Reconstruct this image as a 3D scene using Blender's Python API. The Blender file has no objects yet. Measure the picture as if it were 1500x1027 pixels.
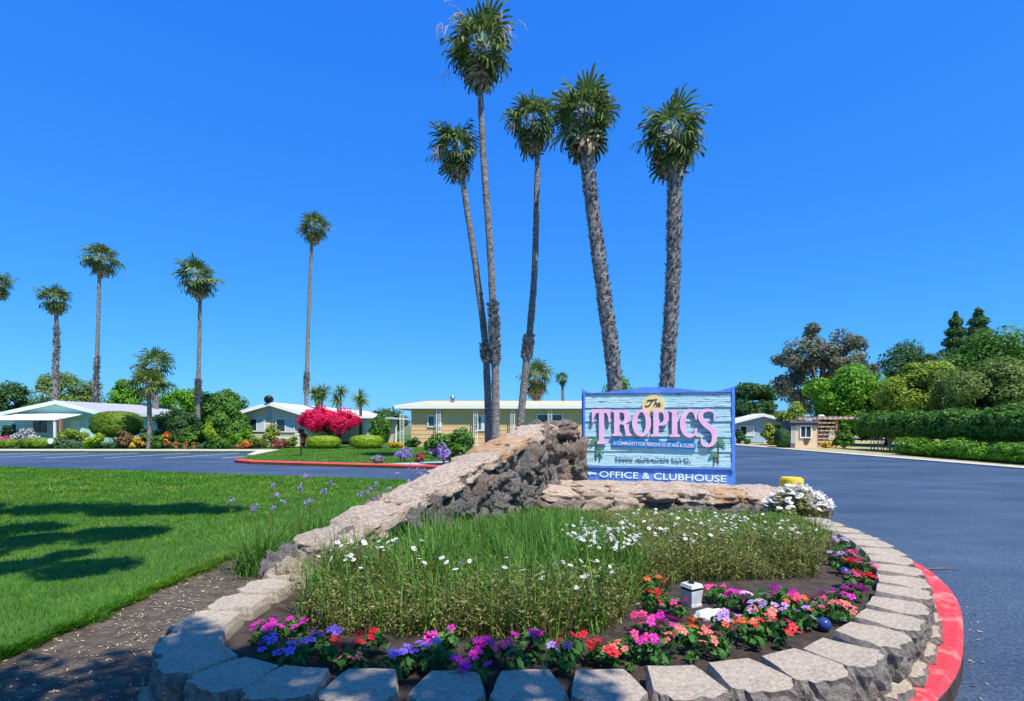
import bpy, bmesh, math, random
import numpy as np
from mathutils import Vector, Matrix, noise as mnoise
S = bpy.context.scene
COL = S.collection
random.seed(5); RNG = np.random.default_rng(5)
R = math.radians

# ---------------------------------------------------------------- camera, sky, sun, exposure
F = 800.0; HZ = 622.0; CAMZ = 1.55            # focal length in photo pixels, horizon row, eye height
cd = bpy.data.cameras.new('camera'); cam = bpy.data.objects.new('camera', cd); COL.objects.link(cam)
cd.sensor_width = 36; cd.lens = 36 * F / 1500; cd.shift_y = (HZ - 513.5) / 1500
cd.clip_start = 0.05; cd.clip_end = 5000
cam.location = (0, 0, CAMZ); cam.rotation_euler = (R(90), 0, 0)
S.camera = cam
SUNV = Vector((0.30, -0.42, 0.90)).normalized()
W = bpy.data.worlds.new('World'); S.world = W; W.use_nodes = True
nt = W.node_tree; bg = nt.nodes['Background']
sky = nt.nodes.new('ShaderNodeTexSky'); sky.sky_type = 'NISHITA'; sky.sun_disc = False
sky.sun_elevation = math.asin(SUNV.z); sky.sun_rotation = math.atan2(SUNV.x, SUNV.y)
sky.air_density = 1.0; sky.dust_density = 0.2; sky.ozone_density = 3.0
sp_ = nt.nodes.new('ShaderNodeSeparateColor'); cb_ = nt.nodes.new('ShaderNodeCombineColor'); nt.links.new(sky.outputs[0], sp_.inputs[0])
for i_, (gain, power) in enumerate(((.15, 1.0), (.8, .66), (3.7, .17))):      # grade of the whole sky: the photograph's deep polarised blue
    pw_ = nt.nodes.new('ShaderNodeMath'); pw_.operation = 'POWER'; pw_.inputs[1].default_value = power
    mu_ = nt.nodes.new('ShaderNodeMath'); mu_.operation = 'MULTIPLY'; mu_.inputs[1].default_value = gain
    nt.links.new(sp_.outputs[i_], pw_.inputs[0]); nt.links.new(pw_.outputs[0], mu_.inputs[0]); nt.links.new(mu_.outputs[0], cb_.inputs[i_])
nt.links.new(cb_.outputs[0], bg.inputs['Color'])
bg.inputs['Strength'].default_value = 0.135
sl = bpy.data.lights.new('sun', 'SUN'); sl.energy = 4.2; sl.angle = R(0.5); sl.color = (1, .95, .87)
sun = bpy.data.objects.new('sun', sl); COL.objects.link(sun)
sun.rotation_euler = SUNV.to_track_quat('Z', 'Y').to_euler()
S.view_settings.view_transform = 'Standard'; S.view_settings.look = 'None'
S.view_settings.exposure = 0.65; S.view_settings.gamma = 1

# ---------------------------------------------------------------- helpers
def PX(x, y, d):                      # photo pixel + distance -> point of the place
    return Vector(((x - 750) / F * d, d, CAMZ - (y - HZ) / F * d))
def GD(y, z=0): return F * (CAMZ - z) / (y - HZ)
def link(name, me, mat=None, parent=None, loc=None, rot=None, scale=None):
    o = bpy.data.objects.new(name, me); COL.objects.link(o)
    if mat is not None and me is not None and not me.materials: me.materials.append(mat)
    if parent: o.parent = parent
    if loc is not None: o.location = loc
    if rot is not None: o.rotation_euler = rot
    if scale is not None: o.scale = scale if hasattr(scale, '__len__') else (scale,) * 3
    return o
def tag(o, label, cat=None, group=None, kind=None):
    o['label'] = label
    if cat: o['category'] = cat
    if group: o['group'] = group
    if kind: o['kind'] = kind
    return o
def struct(o): o['kind'] = 'structure'; return o
def thing(name, label, cat, loc=(0, 0, 0), rz=0, group=None):
    o = bpy.data.objects.new(name, None); COL.objects.link(o); o.location = loc; o.rotation_euler = (0, 0, rz)
    o.empty_display_size = .1
    return tag(o, label, cat, group)
def npmesh(name, v, f, smooth=False, midx=None):
    v = np.asarray(v, np.float32).reshape(-1, 3); f = np.asarray(f, np.int32)
    n, k = f.shape; me = bpy.data.meshes.new(name)
    me.vertices.add(len(v)); me.vertices.foreach_set('co', v.ravel())
    me.loops.add(n * k); me.loops.foreach_set('vertex_index', f.ravel())
    me.polygons.add(n); me.polygons.foreach_set('loop_start', np.arange(n, dtype=np.int32) * k)
    me.polygons.foreach_set('loop_total', np.full(n, k, np.int32))
    if midx is not None: me.polygons.foreach_set('material_index', np.asarray(midx, np.int32))
    me.update(calc_edges=True)
    if smooth: me.polygons.foreach_set('use_smooth', np.ones(n, bool))
    return me
def bmmesh(bm, name='m', smooth=False):
    me = bpy.data.meshes.new(name); bm.to_mesh(me); bm.free()
    if smooth: me.polygons.foreach_set('use_smooth', np.ones(len(me.polygons), bool))
    return me
def bbox(bm, x0, x1, y0, y1, z0, z1, bev=0):
    vs = [bm.verts.new((x, y, z)) for z in (z0, z1) for x, y in ((x0, y0), (x1, y0), (x1, y1), (x0, y1))]
    for q in ((0, 3, 2, 1), (4, 5, 6, 7), (0, 1, 5, 4), (1, 2, 6, 5), (2, 3, 7, 6), (3, 0, 4, 7)): bm.faces.new([vs[i] for i in q])
    if bev: bmesh.ops.bevel(bm, geom=[e for e in bm.edges if vs[0] in e.verts or e.verts[0] in vs], offset=bev, segments=1, affect='EDGES')
def box(name, x0, x1, y0, y1, z0, z1, mat, parent=None, bev=0):
    bm = bmesh.new(); bbox(bm, x0, x1, y0, y1, z0, z1, bev); return link(name, bmmesh(bm), mat, parent)
def prism(name, pts, z0, z1, mat, parent=None):          # plan polygon (ccw) extruded upward
    bm = bmesh.new(); a = [bm.verts.new((p[0], p[1], z0)) for p in pts]; b = [bm.verts.new((p[0], p[1], z1)) for p in pts]
    n = len(pts); bm.faces.new(b); bm.faces.new(a[::-1])
    for i in range(n): bm.faces.new((a[i], a[(i + 1) % n], b[(i + 1) % n], b[i]))
    bmesh.ops.recalc_face_normals(bm, faces=bm.faces)
    return link(name, bmmesh(bm), mat, parent)
def poly3(name, quads, mat, parent=None, thick=0):
    bm = bmesh.new()
    for q in quads: bm.faces.new([bm.verts.new(p) for p in q])
    bmesh.ops.remove_doubles(bm, verts=bm.verts, dist=1e-4); bmesh.ops.recalc_face_normals(bm, faces=bm.faces)
    o = link(name, bmmesh(bm), mat, parent)
    if thick:
        m = o.modifiers.new('s', 'SOLIDIFY'); m.thickness = thick; m.offset = 0
    return o
def smooth_poly(pts, n=6, closed=True):
    P = [Vector((p[0], p[1])) for p in pts]; out = []; N = len(P)
    rng = range(N) if closed else range(N - 1)
    for i in rng:
        g = (lambda k: P[k % N]) if closed else (lambda k: P[min(max(k, 0), N - 1)])
        a, b, c, d = g(i - 1), g(i), g(i + 1), g(i + 2)
        for k in range(n):
            t = k / n
            out.append(.5 * ((2 * b) + (c - a) * t + (2 * a - 5 * b + 4 * c - d) * t * t + (3 * b - a - 3 * c + d) * t ** 3))
    if not closed: out.append(P[-1])
    return out
def tube_np(path, rad, sides=10, jit=0, seed=0):
    rg = np.random.default_rng(seed); P = np.array(path, float); n = len(P); V = []
    for i in range(n):
        t = P[min(i + 1, n - 1)] - P[max(i - 1, 0)]; t /= np.linalg.norm(t) + 1e-9
        a = np.cross(t, (0, 1, .01) if abs(t[1]) < .9 else (1, 0, 0)); a /= np.linalg.norm(a); b = np.cross(t, a)
        for k in range(sides):
            an = 2 * math.pi * k / sides; r = rad[i] * (1 + jit * rg.normal())
            V.append(P[i] + r * (math.cos(an) * a + math.sin(an) * b))
    Fc = [(i * sides + k, i * sides + (k + 1) % sides, (i + 1) * sides + (k + 1) % sides, (i + 1) * sides + k) for i in range(n - 1) for k in range(sides)]
    return np.array(V), np.array(Fc)
def merge(parts):
    V = []; Fs = []; o = 0
    for v, f in parts: V.append(np.asarray(v)); Fs.append(np.asarray(f) + o); o += len(v)
    return np.concatenate(V), np.concatenate(Fs)
def inpoly(x, y, poly):
    x = np.asarray(x); y = np.asarray(y); c = np.zeros(x.shape, bool); n = len(poly)
    for i in range(n):
        x1, y1 = poly[i][0], poly[i][1]; x2, y2 = poly[i - 1][0], poly[i - 1][1]
        c ^= ((y1 > y) != (y2 > y)) & (x < (x2 - x1) * (y - y1) / ((y2 - y1) or 1e-9) + x1)
    return c

# ---------------------------------------------------------------- materials
def M(name, col, rough=.8, var=0, vscale=8, bump=0, bscale=30, col2=None, stretch=None, isl=0, transl=0, spec=.3, metal=0, detail=6, thr=None, coord='Object', bdist=.02, speck=0, sscale=140):
    m = bpy.data.materials.new(name); m.use_nodes = True; n = m.node_tree; b = n.nodes['Principled BSDF']
    b.inputs['Roughness'].default_value = rough; b.inputs['Specular IOR Level'].default_value = spec; b.inputs['Metallic'].default_value = metal
    b.inputs['Base Color'].default_value = (*col, 1)
    tc = n.nodes.new('ShaderNodeTexCoord'); mp = n.nodes.new('ShaderNodeMapping'); n.links.new(tc.outputs[coord], mp.inputs[0])
    if stretch: mp.inputs['Scale'].default_value = stretch
    last = None
    if col2 is not None or var:
        nz = n.nodes.new('ShaderNodeTexNoise'); nz.inputs['Scale'].default_value = vscale; nz.inputs['Detail'].default_value = detail; nz.inputs['Roughness'].default_value = .65
        n.links.new(mp.outputs[0], nz.inputs[0])
        rp = n.nodes.new('ShaderNodeValToRGB'); lo, hi = thr or (.35, .65)
        rp.color_ramp.elements[0].position = lo; rp.color_ramp.elements[1].position = hi
        c2 = col2 if col2 is not None else tuple(c * (1 + var) for c in col); c1 = col if col2 is not None else tuple(c * (1 - var) for c in col)
        rp.color_ramp.elements[0].color = (*c1, 1); rp.color_ramp.elements[1].color = (*c2, 1)
        n.links.new(nz.outputs[0], rp.inputs[0]); last = rp.outputs[0]
    if isl:
        g = n.nodes.new('ShaderNodeNewGeometry'); h = n.nodes.new('ShaderNodeHueSaturation'); mr = n.nodes.new('ShaderNodeMapRange')
        mr.inputs[3].default_value = 1 - isl; mr.inputs[4].default_value = 1 + isl; n.links.new(g.outputs['Random Per Island'], mr.inputs[0]); n.links.new(mr.outputs[0], h.inputs['Value'])
        mh = n.nodes.new('ShaderNodeMapRange'); mh.inputs[3].default_value = .5 - .03 * isl; mh.inputs[4].default_value = .5 + .03 * isl
        ml = n.nodes.new('ShaderNodeMath'); ml.operation = 'MULTIPLY'; ml.inputs[1].default_value = 7.31; n.links.new(g.outputs['Random Per Island'], ml.inputs[0])
        fr = n.nodes.new('ShaderNodeMath'); fr.operation = 'FRACT'; n.links.new(ml.outputs[0], fr.inputs[0]); n.links.new(fr.outputs[0], mh.inputs[0]); n.links.new(mh.outputs[0], h.inputs['Hue'])
        if last: n.links.new(last, h.inputs['Color'])
        else: h.inputs['Color'].default_value = (*col, 1)
        last = h.outputs[0]
    if speck and last:
        sn = n.nodes.new('ShaderNodeTexNoise'); sn.inputs['Scale'].default_value = sscale; sn.inputs['Detail'].default_value = 3; n.links.new(tc.outputs[coord], sn.inputs[0])
        sr = n.nodes.new('ShaderNodeMapRange'); sr.inputs[1].default_value = .3; sr.inputs[2].default_value = .7; sr.inputs[3].default_value = 1 - speck; sr.inputs[4].default_value = 1 + speck; n.links.new(sn.outputs[0], sr.inputs[0])
        sv = n.nodes.new('ShaderNodeHueSaturation'); n.links.new(sr.outputs[0], sv.inputs['Value']); n.links.new(last, sv.inputs['Color']); last = sv.outputs[0]
    if last: n.links.new(last, b.inputs['Base Color'])
    if bump:
        bz = n.nodes.new('ShaderNodeTexNoise'); bz.inputs['Scale'].default_value = bscale; bz.inputs['Detail'].default_value = 8; bz.inputs['Roughness'].default_value = .7
        bp = n.nodes.new('ShaderNodeBump'); bp.inputs['Strength'].default_value = bump; bp.inputs['Distance'].default_value = bdist
        n.links.new(mp.outputs[0], bz.inputs[0]); n.links.new(bz.outputs[0], bp.inputs['Height']); n.links.new(bp.outputs[0], b.inputs['Normal'])
    if transl:
        t = n.nodes.new('ShaderNodeBsdfTranslucent'); mx = n.nodes.new('ShaderNodeMixShader'); mx.inputs[0].default_value = transl
        if last: n.links.new(last, t.inputs[0])
        else: t.inputs[0].default_value = (*col, 1)
        n.links.new(b.outputs[0], mx.inputs[1]); n.links.new(t.outputs[0], mx.inputs[2]); n.links.new(mx.outputs[0], n.nodes['Material Output'].inputs[0])
    return m
def leafmat(name, c, isl=.4, tr=.3): return M(name, c, rough=.55, isl=isl, transl=tr, spec=.25)
m_asph = M('asphalt', (.03, .053, .09), rough=.6, col2=(.085, .125, .18), vscale=.5, detail=9, bump=.5, bscale=90, thr=(.38, .8), spec=.45, stretch=(.5, 1, 1), speck=.55, sscale=45)
m_ground = M('ground', (.16, .15, .07), col2=(.1, .13, .04), vscale=.2)
m_dirt = M('dirt', (.09, .065, .045), col2=(.25, .2, .14), vscale=9, detail=12, bump=1, bscale=45, bdist=.05)
m_soil = M('soil', (.055, .04, .03), col2=(.12, .09, .07), vscale=9, bump=1, bscale=40, bdist=.04)
m_lawn = M('lawn', (.035, .1, .008), col2=(.08, .17, .012), vscale=1.2, bump=.8, bscale=60)
m_blade = M('grass_blade', (.075, .24, .01), rough=.5, col2=(.27, .31, .03), vscale=.55, isl=.4, transl=.35, thr=(.46, .8), speck=.3, sscale=3)
m_conc = M('concrete', (.5, .44, .36), col2=(.62, .56, .47), vscale=3, bump=.3, bscale=60)
m_red = M('red_paint', (.66, .045, .06), rough=.65, col2=(.72, .09, .1), vscale=5, bump=.4, bscale=50)
m_redworn = M('red_paint_worn', (.68, .05, .065), rough=.7, col2=(.6, .34, .28), vscale=5, detail=12, bump=.8, bscale=40, thr=(.5, .72), speck=.25, sscale=30)
m_curbside = M('curb_side', (.16, .13, .14), col2=(.3, .12, .12), vscale=6, bump=.5)
m_block = M('block', (.28, .225, .165), col2=(.56, .46, .34), vscale=55, detail=12, thr=(.3, .62), bump=.9, bscale=110, bdist=.012)
m_blockface = M('block_face', (.2, .17, .14), col2=(.46, .4, .33), vscale=22, bump=1, bscale=60, bdist=.05, thr=(.35, .62))
m_rock = M('rock_dark', (.09, .08, .075), col2=(.5, .44, .39), vscale=7, bump=1, bscale=18, bdist=.07, thr=(.36, .66), detail=10)
m_rock2 = M('rock_rust', (.2, .13, .1), col2=(.52, .41, .33), vscale=6, bump=1, bscale=16, bdist=.07, thr=(.35, .65), detail=10)
m_cap = M('rock_cap', (.4, .27, .19), col2=(.82, .66, .5), vscale=9, bump=1, bscale=14, bdist=.06, thr=(.33, .62), detail=10)
m_cap2 = M('rock_cap_ochre', (.55, .27, .09), col2=(.6, .46, .34), vscale=3, bump=1, bscale=14, bdist=.05, thr=(.4, .62), detail=10)
m_mortar = M('mortar', (.06, .05, .045), bump=1, bscale=20)
m_signblue = M('sign_blue', (.075, .2, .62), rough=.6, col2=(.13, .3, .75), vscale=5, bump=.3, stretch=(1, 1, 6))
m_plank = M('sign_plank', (.02, .05, .1), rough=.7, col2=(.52, .8, .86), vscale=5, stretch=(.8, 1, 13), thr=(.345, .41), detail=9, bump=1, bscale=5, bdist=.03)
m_pink = M('sign_pink', (.86, .45, .66), rough=.6, col2=(.9, .58, .74), vscale=8)
m_letedge = M('sign_letter_edge', (.16, .1, .22), rough=.7)
m_signsun = M('sign_sun', (.9, .68, .3), rough=.6)
m_ink = M('sign_ink', (.02, .02, .03))
m_pale = M('sign_pale', (.75, .88, .9))
m_worn = M('sign_worn_letter', (.3, .5, .58), rough=.8, col2=(.6, .82, .88), vscale=14)
m_banner = M('sign_banner', (.02, .2, .6), rough=.5)
m_sgreen = M('sign_green', (.07, .25, .12), col2=(.12, .35, .2), vscale=20)
m_strunk = M('sign_trunk', (.12, .1, .09))
m_trunk = M('palm_trunk', (.08, .07, .065), col2=(.36, .33, .3), vscale=7, stretch=(1, 1, 2.2), thr=(.35, .65), bump=1, bscale=14, bdist=.05)
m_boot = M('palm_boot', (.1, .085, .075), col2=(.55, .5, .45), vscale=9, isl=.6)
m_bark = M('bark', (.1, .075, .055), col2=(.2, .16, .12), vscale=6, bump=1, bscale=12)
m_frond = leafmat('frond', (.13, .19, .05), .6, .28)
m_froly = leafmat('frond_young', (.13, .2, .035), .4, .3)
m_petiole = M('petiole', (.5, .44, .26))
m_dead = M('dead_frond', (.4, .31, .19), isl=.4)
m_strand = M('seed_strand', (.5, .4, .28))
L = {k: leafmat('leaf_' + k, c) for k, c in dict(mid=(.09, .215, .025), dark=(.05, .125, .03), bright=(.13, .32, .015), yellow=(.24, .33, .03), grey=(.16, .175, .11), olive=(.15, .225, .04),
    hedge=(.15, .25, .02), lime=(.27, .4, .02), blue=(.09, .18, .08), orange=(.6, .22, .03), gold=(.65, .42, .04), silver=(.25, .25, .27), rust=(.35, .1, .08), pink=(.75, .08, .35), pale=(.5, .52, .5), brown=(.22, .14, .06)).items()}
m_boug = leafmat('bougainvillea', (.72, .012, .1), .35, .3)
m_lilac = leafmat('lilac', (.4, .27, .66), .25, .3)
m_white = M('white_paint', (.8, .8, .78), rough=.5)
m_mint = M('mint_siding', (.45, .72, .62), rough=.6)
m_mintlt = M('mint_trim', (.7, .88, .8), rough=.5)
m_awning = M('awning', (.85, .88, .86), rough=.5)
m_cream = M('cream_siding', (.66, .58, .43), rough=.6)
m_tan = M('tan_siding', (.72, .47, .24), rough=.65, var=.05, vscale=2)
m_roofw = M('white_roof', (.8, .8, .79), rough=.5, var=.04, vscale=1)
m_shing = M('shingle', (.3, .29, .31), col2=(.45, .44, .46), vscale=8)
m_roofg = M('tan_gravel_roof', (.6, .42, .24), col2=(.7, .52, .32), vscale=2)
m_glass = M('glass', (.03, .045, .055), rough=.08, spec=.8)
m_curtain = M('curtain', (.5, .58, .62))
m_dark = M('dark_metal', (.02, .02, .022), rough=.4)
m_steel = M('steel', (.35, .36, .38), rough=.35, metal=.8)
m_bluehouse = M('blue_siding', (.3, .45, .6))
m_darkroof = M('dark_roof', (.1, .11, .14))
m_shed = M('shed_stucco', (.72, .56, .38), bump=.2)
m_plum = M('shed_trim', (.16, .13, .17))
m_shield = M('shield', (.13, .07, .06))
m_redwood = M('redwood', (.42, .13, .07), col2=(.52, .2, .12), vscale=8, stretch=(1, 1, .2))
m_beam = M('pergola_beam', (.62, .42, .34))
m_yel = M('yellow_paint', (.85, .6, .03), rough=.5, var=.06, vscale=6)
m_line = M('line_paint', (.75, .75, .74))
m_gravel = M('gravel', (.3, .29, .29), col2=(.6, .58, .58), vscale=22, bump=1, bscale=35, thr=(.4, .6))
m_dry = M('dry_verge', (.3, .26, .1), col2=(.45, .4, .2), vscale=2, bump=.5)
m_pot = M('terracotta', (.5, .17, .07))
m_green = M('bed_blade', (.095, .23, .025), rough=.5, isl=.45, transl=.3)
m_olive = M('bed_stem', (.22, .22, .06), rough=.6, isl=.75, transl=.25)
m_daisy = M('daisy_petal', (.85, .85, .83), rough=.6, transl=.2)
m_eye = M('daisy_eye', (.6, .4, .03))
m_lamp = M('lantern_body', (.55, .56, .53), rough=.5, var=.15, vscale=20)
m_ball = M('blue_ball', (.03, .06, .22), rough=.2)
m_wstone = M('white_stone', (.75, .74, .7), bump=.6, bscale=20)
m_twig = M('twig', (.2, .14, .09))

# ---------------------------------------------------------------- ground, roads, kerbs
def sheet(name, pts, z, mat): 
    return struct(poly3(name, [[(p[0], p[1], z) for p in pts]], mat))
sheet('ground', [(-2500, -300), (2500, -300), (2500, 3000), (-2500, 3000)], 0, m_ground)
sheet('road', [(-90, -25), (17.9, -25), (17.6, 18.8), (16.5, 40), (15.2, 75), (-90, 75)], .004, m_asph)
sheet('verge', [(18.6, -25), (70, -25), (70, 75), (15.7, 75), (17.1, 40), (18.2, 18.8)], .05, m_dry)
gut = [(17.9, -25), (18.6, -25), (18.2, 18.8), (17.1, 40), (15.7, 75), (15.2, 75), (16.5, 40), (17.6, 18.8)]
struct(prism('gutter', gut, 0, .06, m_conc))
# the near island: ring of kerb on its nose
KO = smooth_poly([(-3.2, 1.3), (-1.6, 1.45), (0, 1.75), (1.3, 2.25), (2.35, 2.95), (3.1, 3.75), (3.75, 4.65), (4.15, 5.6), (4.38, 7), (4.4, 8.6), (4.1, 10.4), (3.2, 12.2), (1.2, 13.4)], 5, False)
isl = [(p.x, p.y) for p in KO] + [(-3, 14), (-17, 18.2), (-45, 26.5), (-45, 1.3)]
struct(prism('island', isl, 0, .11, m_dirt))
def offs(path, d):
    out = []
    for i, p in enumerate(path):
        t = (path[min(i + 1, len(path) - 1)] - path[max(i - 1, 0)]).normalized(); out.append(Vector((p.x - t.y * d, p.y + t.x * d)))
    return out
def kerb(name, path, wid, h, top, side, label=None):
    inn = offs(path, wid); bm = bmesh.new(); V = []
    for a, b in zip(path, inn):
        V.append([bm.verts.new(c) for c in ((a.x, a.y, .0), (a.x, a.y, h - .03), (a.x + (b.x - a.x) * .1, a.y + (b.y - a.y) * .1, h), (b.x, b.y, h), (b.x, b.y, .0))])
    for p, q in zip(V, V[1:]):
        for k in range(4):
            f = bm.faces.new((p[k], q[k], q[k + 1], p[k + 1])); f.material_index = 1 if k == 0 else 0
    bmesh.ops.recalc_face_normals(bm, faces=bm.faces)
    me = bmmesh(bm); me.materials.append(top); me.materials.append(side); return struct(link(name, me))
kerb('red_kerb', KO, .30, .15, m_redworn, m_curbside)
# lawn of the near island
LW = [(-45, 1.6), (-3.15, 1.6), (-3.12, 3.3), (-3.05, 5.6), (-2.75, 7.5), (-1.9, 10), (-1.2, 13.3), (-3, 13.85), (-17, 18.05), (-45, 26.3)]
struct(prism('lawn', LW, .1, .16, m_lawn))
# the lot beyond the cross road
LOT = [(-90, 31.2), (-13.9, 29.8), (-12.6, 26), (-11.3, 22.2), (-10.2, 21.3), (-6.5, 20.0), (-2.6, 18.8), (1.5, 17.8), (4.5, 17.5), (6.4, 18.2), (7.4, 20.5), (9, 30), (12, 45), (15, 75), (-90, 75)]
struct(prism('far_lot', LOT, 0, .1, m_lawn))
kerb('far_red_kerb', [Vector(p) for p in LOT[3:11]][::1], .28, .14, m_red, m_red)
struct(prism('footpath', [(-90, 31.2), (-13.9, 29.8), (-12.6, 26), (-12.2, 26), (-13.3, 31.2), (-90, 33.4)], .05, .13, m_conc))
struct(prism('gravel_bed', [(-4.8, 19.7), (-2.4, 19.05), (3, 17.95), (5.8, 18.6), (6.3, 22), (0, 23.5), (-2.2, 21.6)], .08, .125, m_gravel))
for i in range(9):
    x = -34 + i * 2.75; a = np.array([x, 29.5 - (x + 14) * .018]); b = a + np.array([-1.3, -4.4])
    d = np.array([.06, 0]); struct(poly3('parking_line', [[(*(a - d), .009), (*(b - d), .009), (*(b + d), .009), (*(a + d), .009)]], m_line))

# ---------------------------------------------------------------- foliage builders
def leaves(cent, out, size, seed, asp=.55, flat=.35):
    rg = np.random.default_rng(seed); n = len(cent)
    nrm = out + rg.normal(0, .55, (n, 3)) + np.array([0, 0, flat]); nrm /= np.linalg.norm(nrm, axis=1)[:, None] + 1e-9
    t = rg.normal(0, 1, (n, 3)); t -= (t * nrm).sum(1)[:, None] * nrm; t /= np.linalg.norm(t, axis=1)[:, None] + 1e-9
    b = np.cross(nrm, t); s = (size * rg.uniform(.6, 1.35, n))[:, None]
    V = np.stack([cent - t * s, cent + b * s * asp - t * s * .1, cent + t * s, cent - b * s * asp - t * s * .1], 1).reshape(-1, 3)
    return V, np.arange(4 * n).reshape(n, 4)
def sph(n, rg):
    v = rg.normal(0, 1, (n, 3)); return v / np.linalg.norm(v, axis=1)[:, None]
def crown_np(c, r, nclump, n, size, seed, cr=.3, low=-1.0, inner=.5):
    rg = np.random.default_rng(seed); c = np.array(c, float); r = np.array(r, float)
    d = sph(nclump * 3, rg); d = d[d[:, 2] > low][:nclump]; rad = rg.uniform(inner, .86, len(d))[:, None]
    cc = c + d * rad * r; k = rg.integers(0, len(d), n); cs = rg.uniform(.65, 1.25, len(d)) * cr
    u = sph(n, rg); rr = (1 - rg.random(n) ** 2 * .6)[:, None]
    p = cc[k] + u * rr * cs[k][:, None] * r.mean() * np.array([1, 1, .8])
    o = u * .7 + (p - c) / r * .5
    return leaves(p, o, size, seed + 1)
def tree(name, label, px, ytop, ybot, w, d, mat, n=7000, size=.16, trunk=True, nclump=34, cat='tree', group=None, cr=.3, seed=None, basez=.05, low=-.75, deep=None):
    seed = seed if seed is not None else int(px * 7 + ytop)
    top = PX(px, ytop, d).z; bot = PX(px, ybot, d).z; X = PX(px, 0, d).x; rx = w / 2 / F * d; rz = (top - bot) / 2; cz = (top + bot) / 2
    t = thing(name, label, cat, (X, d, basez), 0, group)
    v, f = crown_np((0, 0, cz - basez), (rx, deep or min(rx, 3.5), rz), int(nclump * 1.5), int(n * 2.0), size * .68, seed, cr * 1.02, low)
    link('crown', npmesh('crown', v, f), mat, t)
    if trunk:
        rg = random.Random(seed); parts = []; h = cz - basez; r0 = max(.09, rx * .075)
        parts.append(tube_np([(0, 0, -.1), (.05 * rx, 0, h * .4), (0, .0, h)], [r0 * 1.3, r0, r0 * .7], 8))
        for k in range(7):
            a = rg.uniform(0, 6.28); e = rg.uniform(.2, 1); q = rx * .5
            parts.append(tube_np([(0, 0, h * rg.uniform(.45, .9)), (math.cos(a) * q * .5, math.sin(a) * q * .5, h + rz * .3 * e), (math.cos(a) * q, math.sin(a) * q, h + rz * .45 * e)], [r0 * .6, r0 * .4, r0 * .12], 6))
        v, f = merge(parts); link('trunk', npmesh('trunk', v, f, True), m_bark, t)
    return t
def shrub(name, label, px, ytop, w, d, mat, h=None, n=2500, size=.07, cat='shrub', group=None, ybot=None, clip=False, deep=None, seed=None, basez=.1, stems=True):
    seed = seed if seed is not None else int(px * 11 + ytop)
    top = PX(px, ytop, d).z; bot = PX(px, ybot, d).z if ybot else basez; bot = max(bot, basez - .02)
    X = PX(px, 0, d).x; rx = w / 2 / F * d; rz = (top - bot) / 2; ry = deep or rx * .8
    t = thing(name, label, cat, (X, d, basez), 0, group); c = np.array((0, 0, (top + bot) / 2 - basez)); r = np.array((rx, ry, rz))
    rg = np.random.default_rng(seed)
    if clip:                                   # sheared: dense flat leaf shell on a solid heart
        u = sph(n, rg); e = np.abs(u) ** .75 * np.sign(u); e /= (np.abs(e) ** 2.6).sum(1)[:, None] ** (1 / 2.6)
        p = c + e * r * rg.uniform(.9, 1.02, n)[:, None]; v, f = leaves(p, u * 1.6, size, seed)
        bm = bmesh.new(); bmesh.ops.create_icosphere(bm, subdivisions=3, radius=1)
        for q in bm.verts:
            e = np.abs(np.array(q.co)) ** .75 * np.sign(np.array(q.co)); e /= (np.abs(e) ** 2.6).sum() ** (1 / 2.6); q.co = Vector(c + e * r * .9)
        link('inner_growth', bmmesh(bm, smooth=True), mat, t)
    else: v, f = crown_np(c, r, 16, n, size, seed, .36, -1, .25)
    link('foliage', npmesh('foliage', v, f), mat, t)
    if stems:
        parts = [tube_np([(rg.uniform(-.2, .2) * rx, 0, -.12), (rg.uniform(-.6, .6) * rx, rg.uniform(-.5, .5) * ry, c[2])], [.03, .012], 5) for _ in range(5)]
        v, f = merge(parts); o = link('stem', npmesh('stem', v, f), m_bark, t); o['kind'] = 'stuff'
    return t

# ---------------------------------------------------------------- palms
def frond_mesh(seed, mat_b, nseg=15, pet=.43):
    rg = random.Random(seed); V = []; Fc = []; mi = []
    def q(a, b, c, d, m): n = len(V); V.extend((a, b, c, d)); Fc.append((n, n + 1, n + 2, n + 3)); mi.append(m)
    w = .014
    for s in (-1, 1): q((0, s * w, 0), (0, 0, w * s), (pet, 0, w * .7 * s), (pet, s * w * .7, 0), 1)
    q((0, -w, 0), (0, w, 0), (pet, w * .8, .0), (pet, -w * .8, .0), 1)
    r = 1 - pet
    for i in range(nseg):
        a0 = -2.0 + 4.0 * i / nseg; a1 = -2.0 + 4.0 * (i + 1) / nseg; am = (a0 + a1) / 2; ln = r * (1 - .28 * abs(am) / 2) * rg.uniform(.88, 1.08)
        dr = .13 + .16 * abs(am) / 2; fold = .025 * (-1) ** i
        P = lambda rr, a, z: (pet + rr * math.cos(a), rr * math.sin(a), z)
        q(P(.02, a0, 0), P(.02, a1, 0), P(ln * .5, a1, -dr * .25 - .0), P(ln * .5, a0, -dr * .25), 0)
        hw = (a1 - a0) * .5
        q(P(ln * .5, a0, -dr * .25), P(ln * .5, a1, -dr * .25), P(ln * .85, am + hw * .45, -dr * .6 + fold), P(ln * .85, am - hw * .45, -dr * .6 + fold), 0)
        q(P(ln * .85, am - hw * .45, -dr * .6 + fold), P(ln * .85, am + hw * .45, -dr * .6 + fold), P(ln, am + .03 + rg.uniform(-.05, .05), -dr * rg.uniform(.9, 2)), P(ln, am + rg.uniform(-.05, .03), -dr * rg.uniform(.9, 2)), 0)
    me = npmesh('frond', V, Fc, midx=mi); me.materials.append(mat_b); me.materials.append(m_petiole); return me
FR = [frond_mesh(i, m_frond) for i in range(5)]; FY = [frond_mesh(9 + i, m_froly) for i in range(2)]; FD = [frond_mesh(20 + i, m_dead, 9) for i in range(3)]
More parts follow.
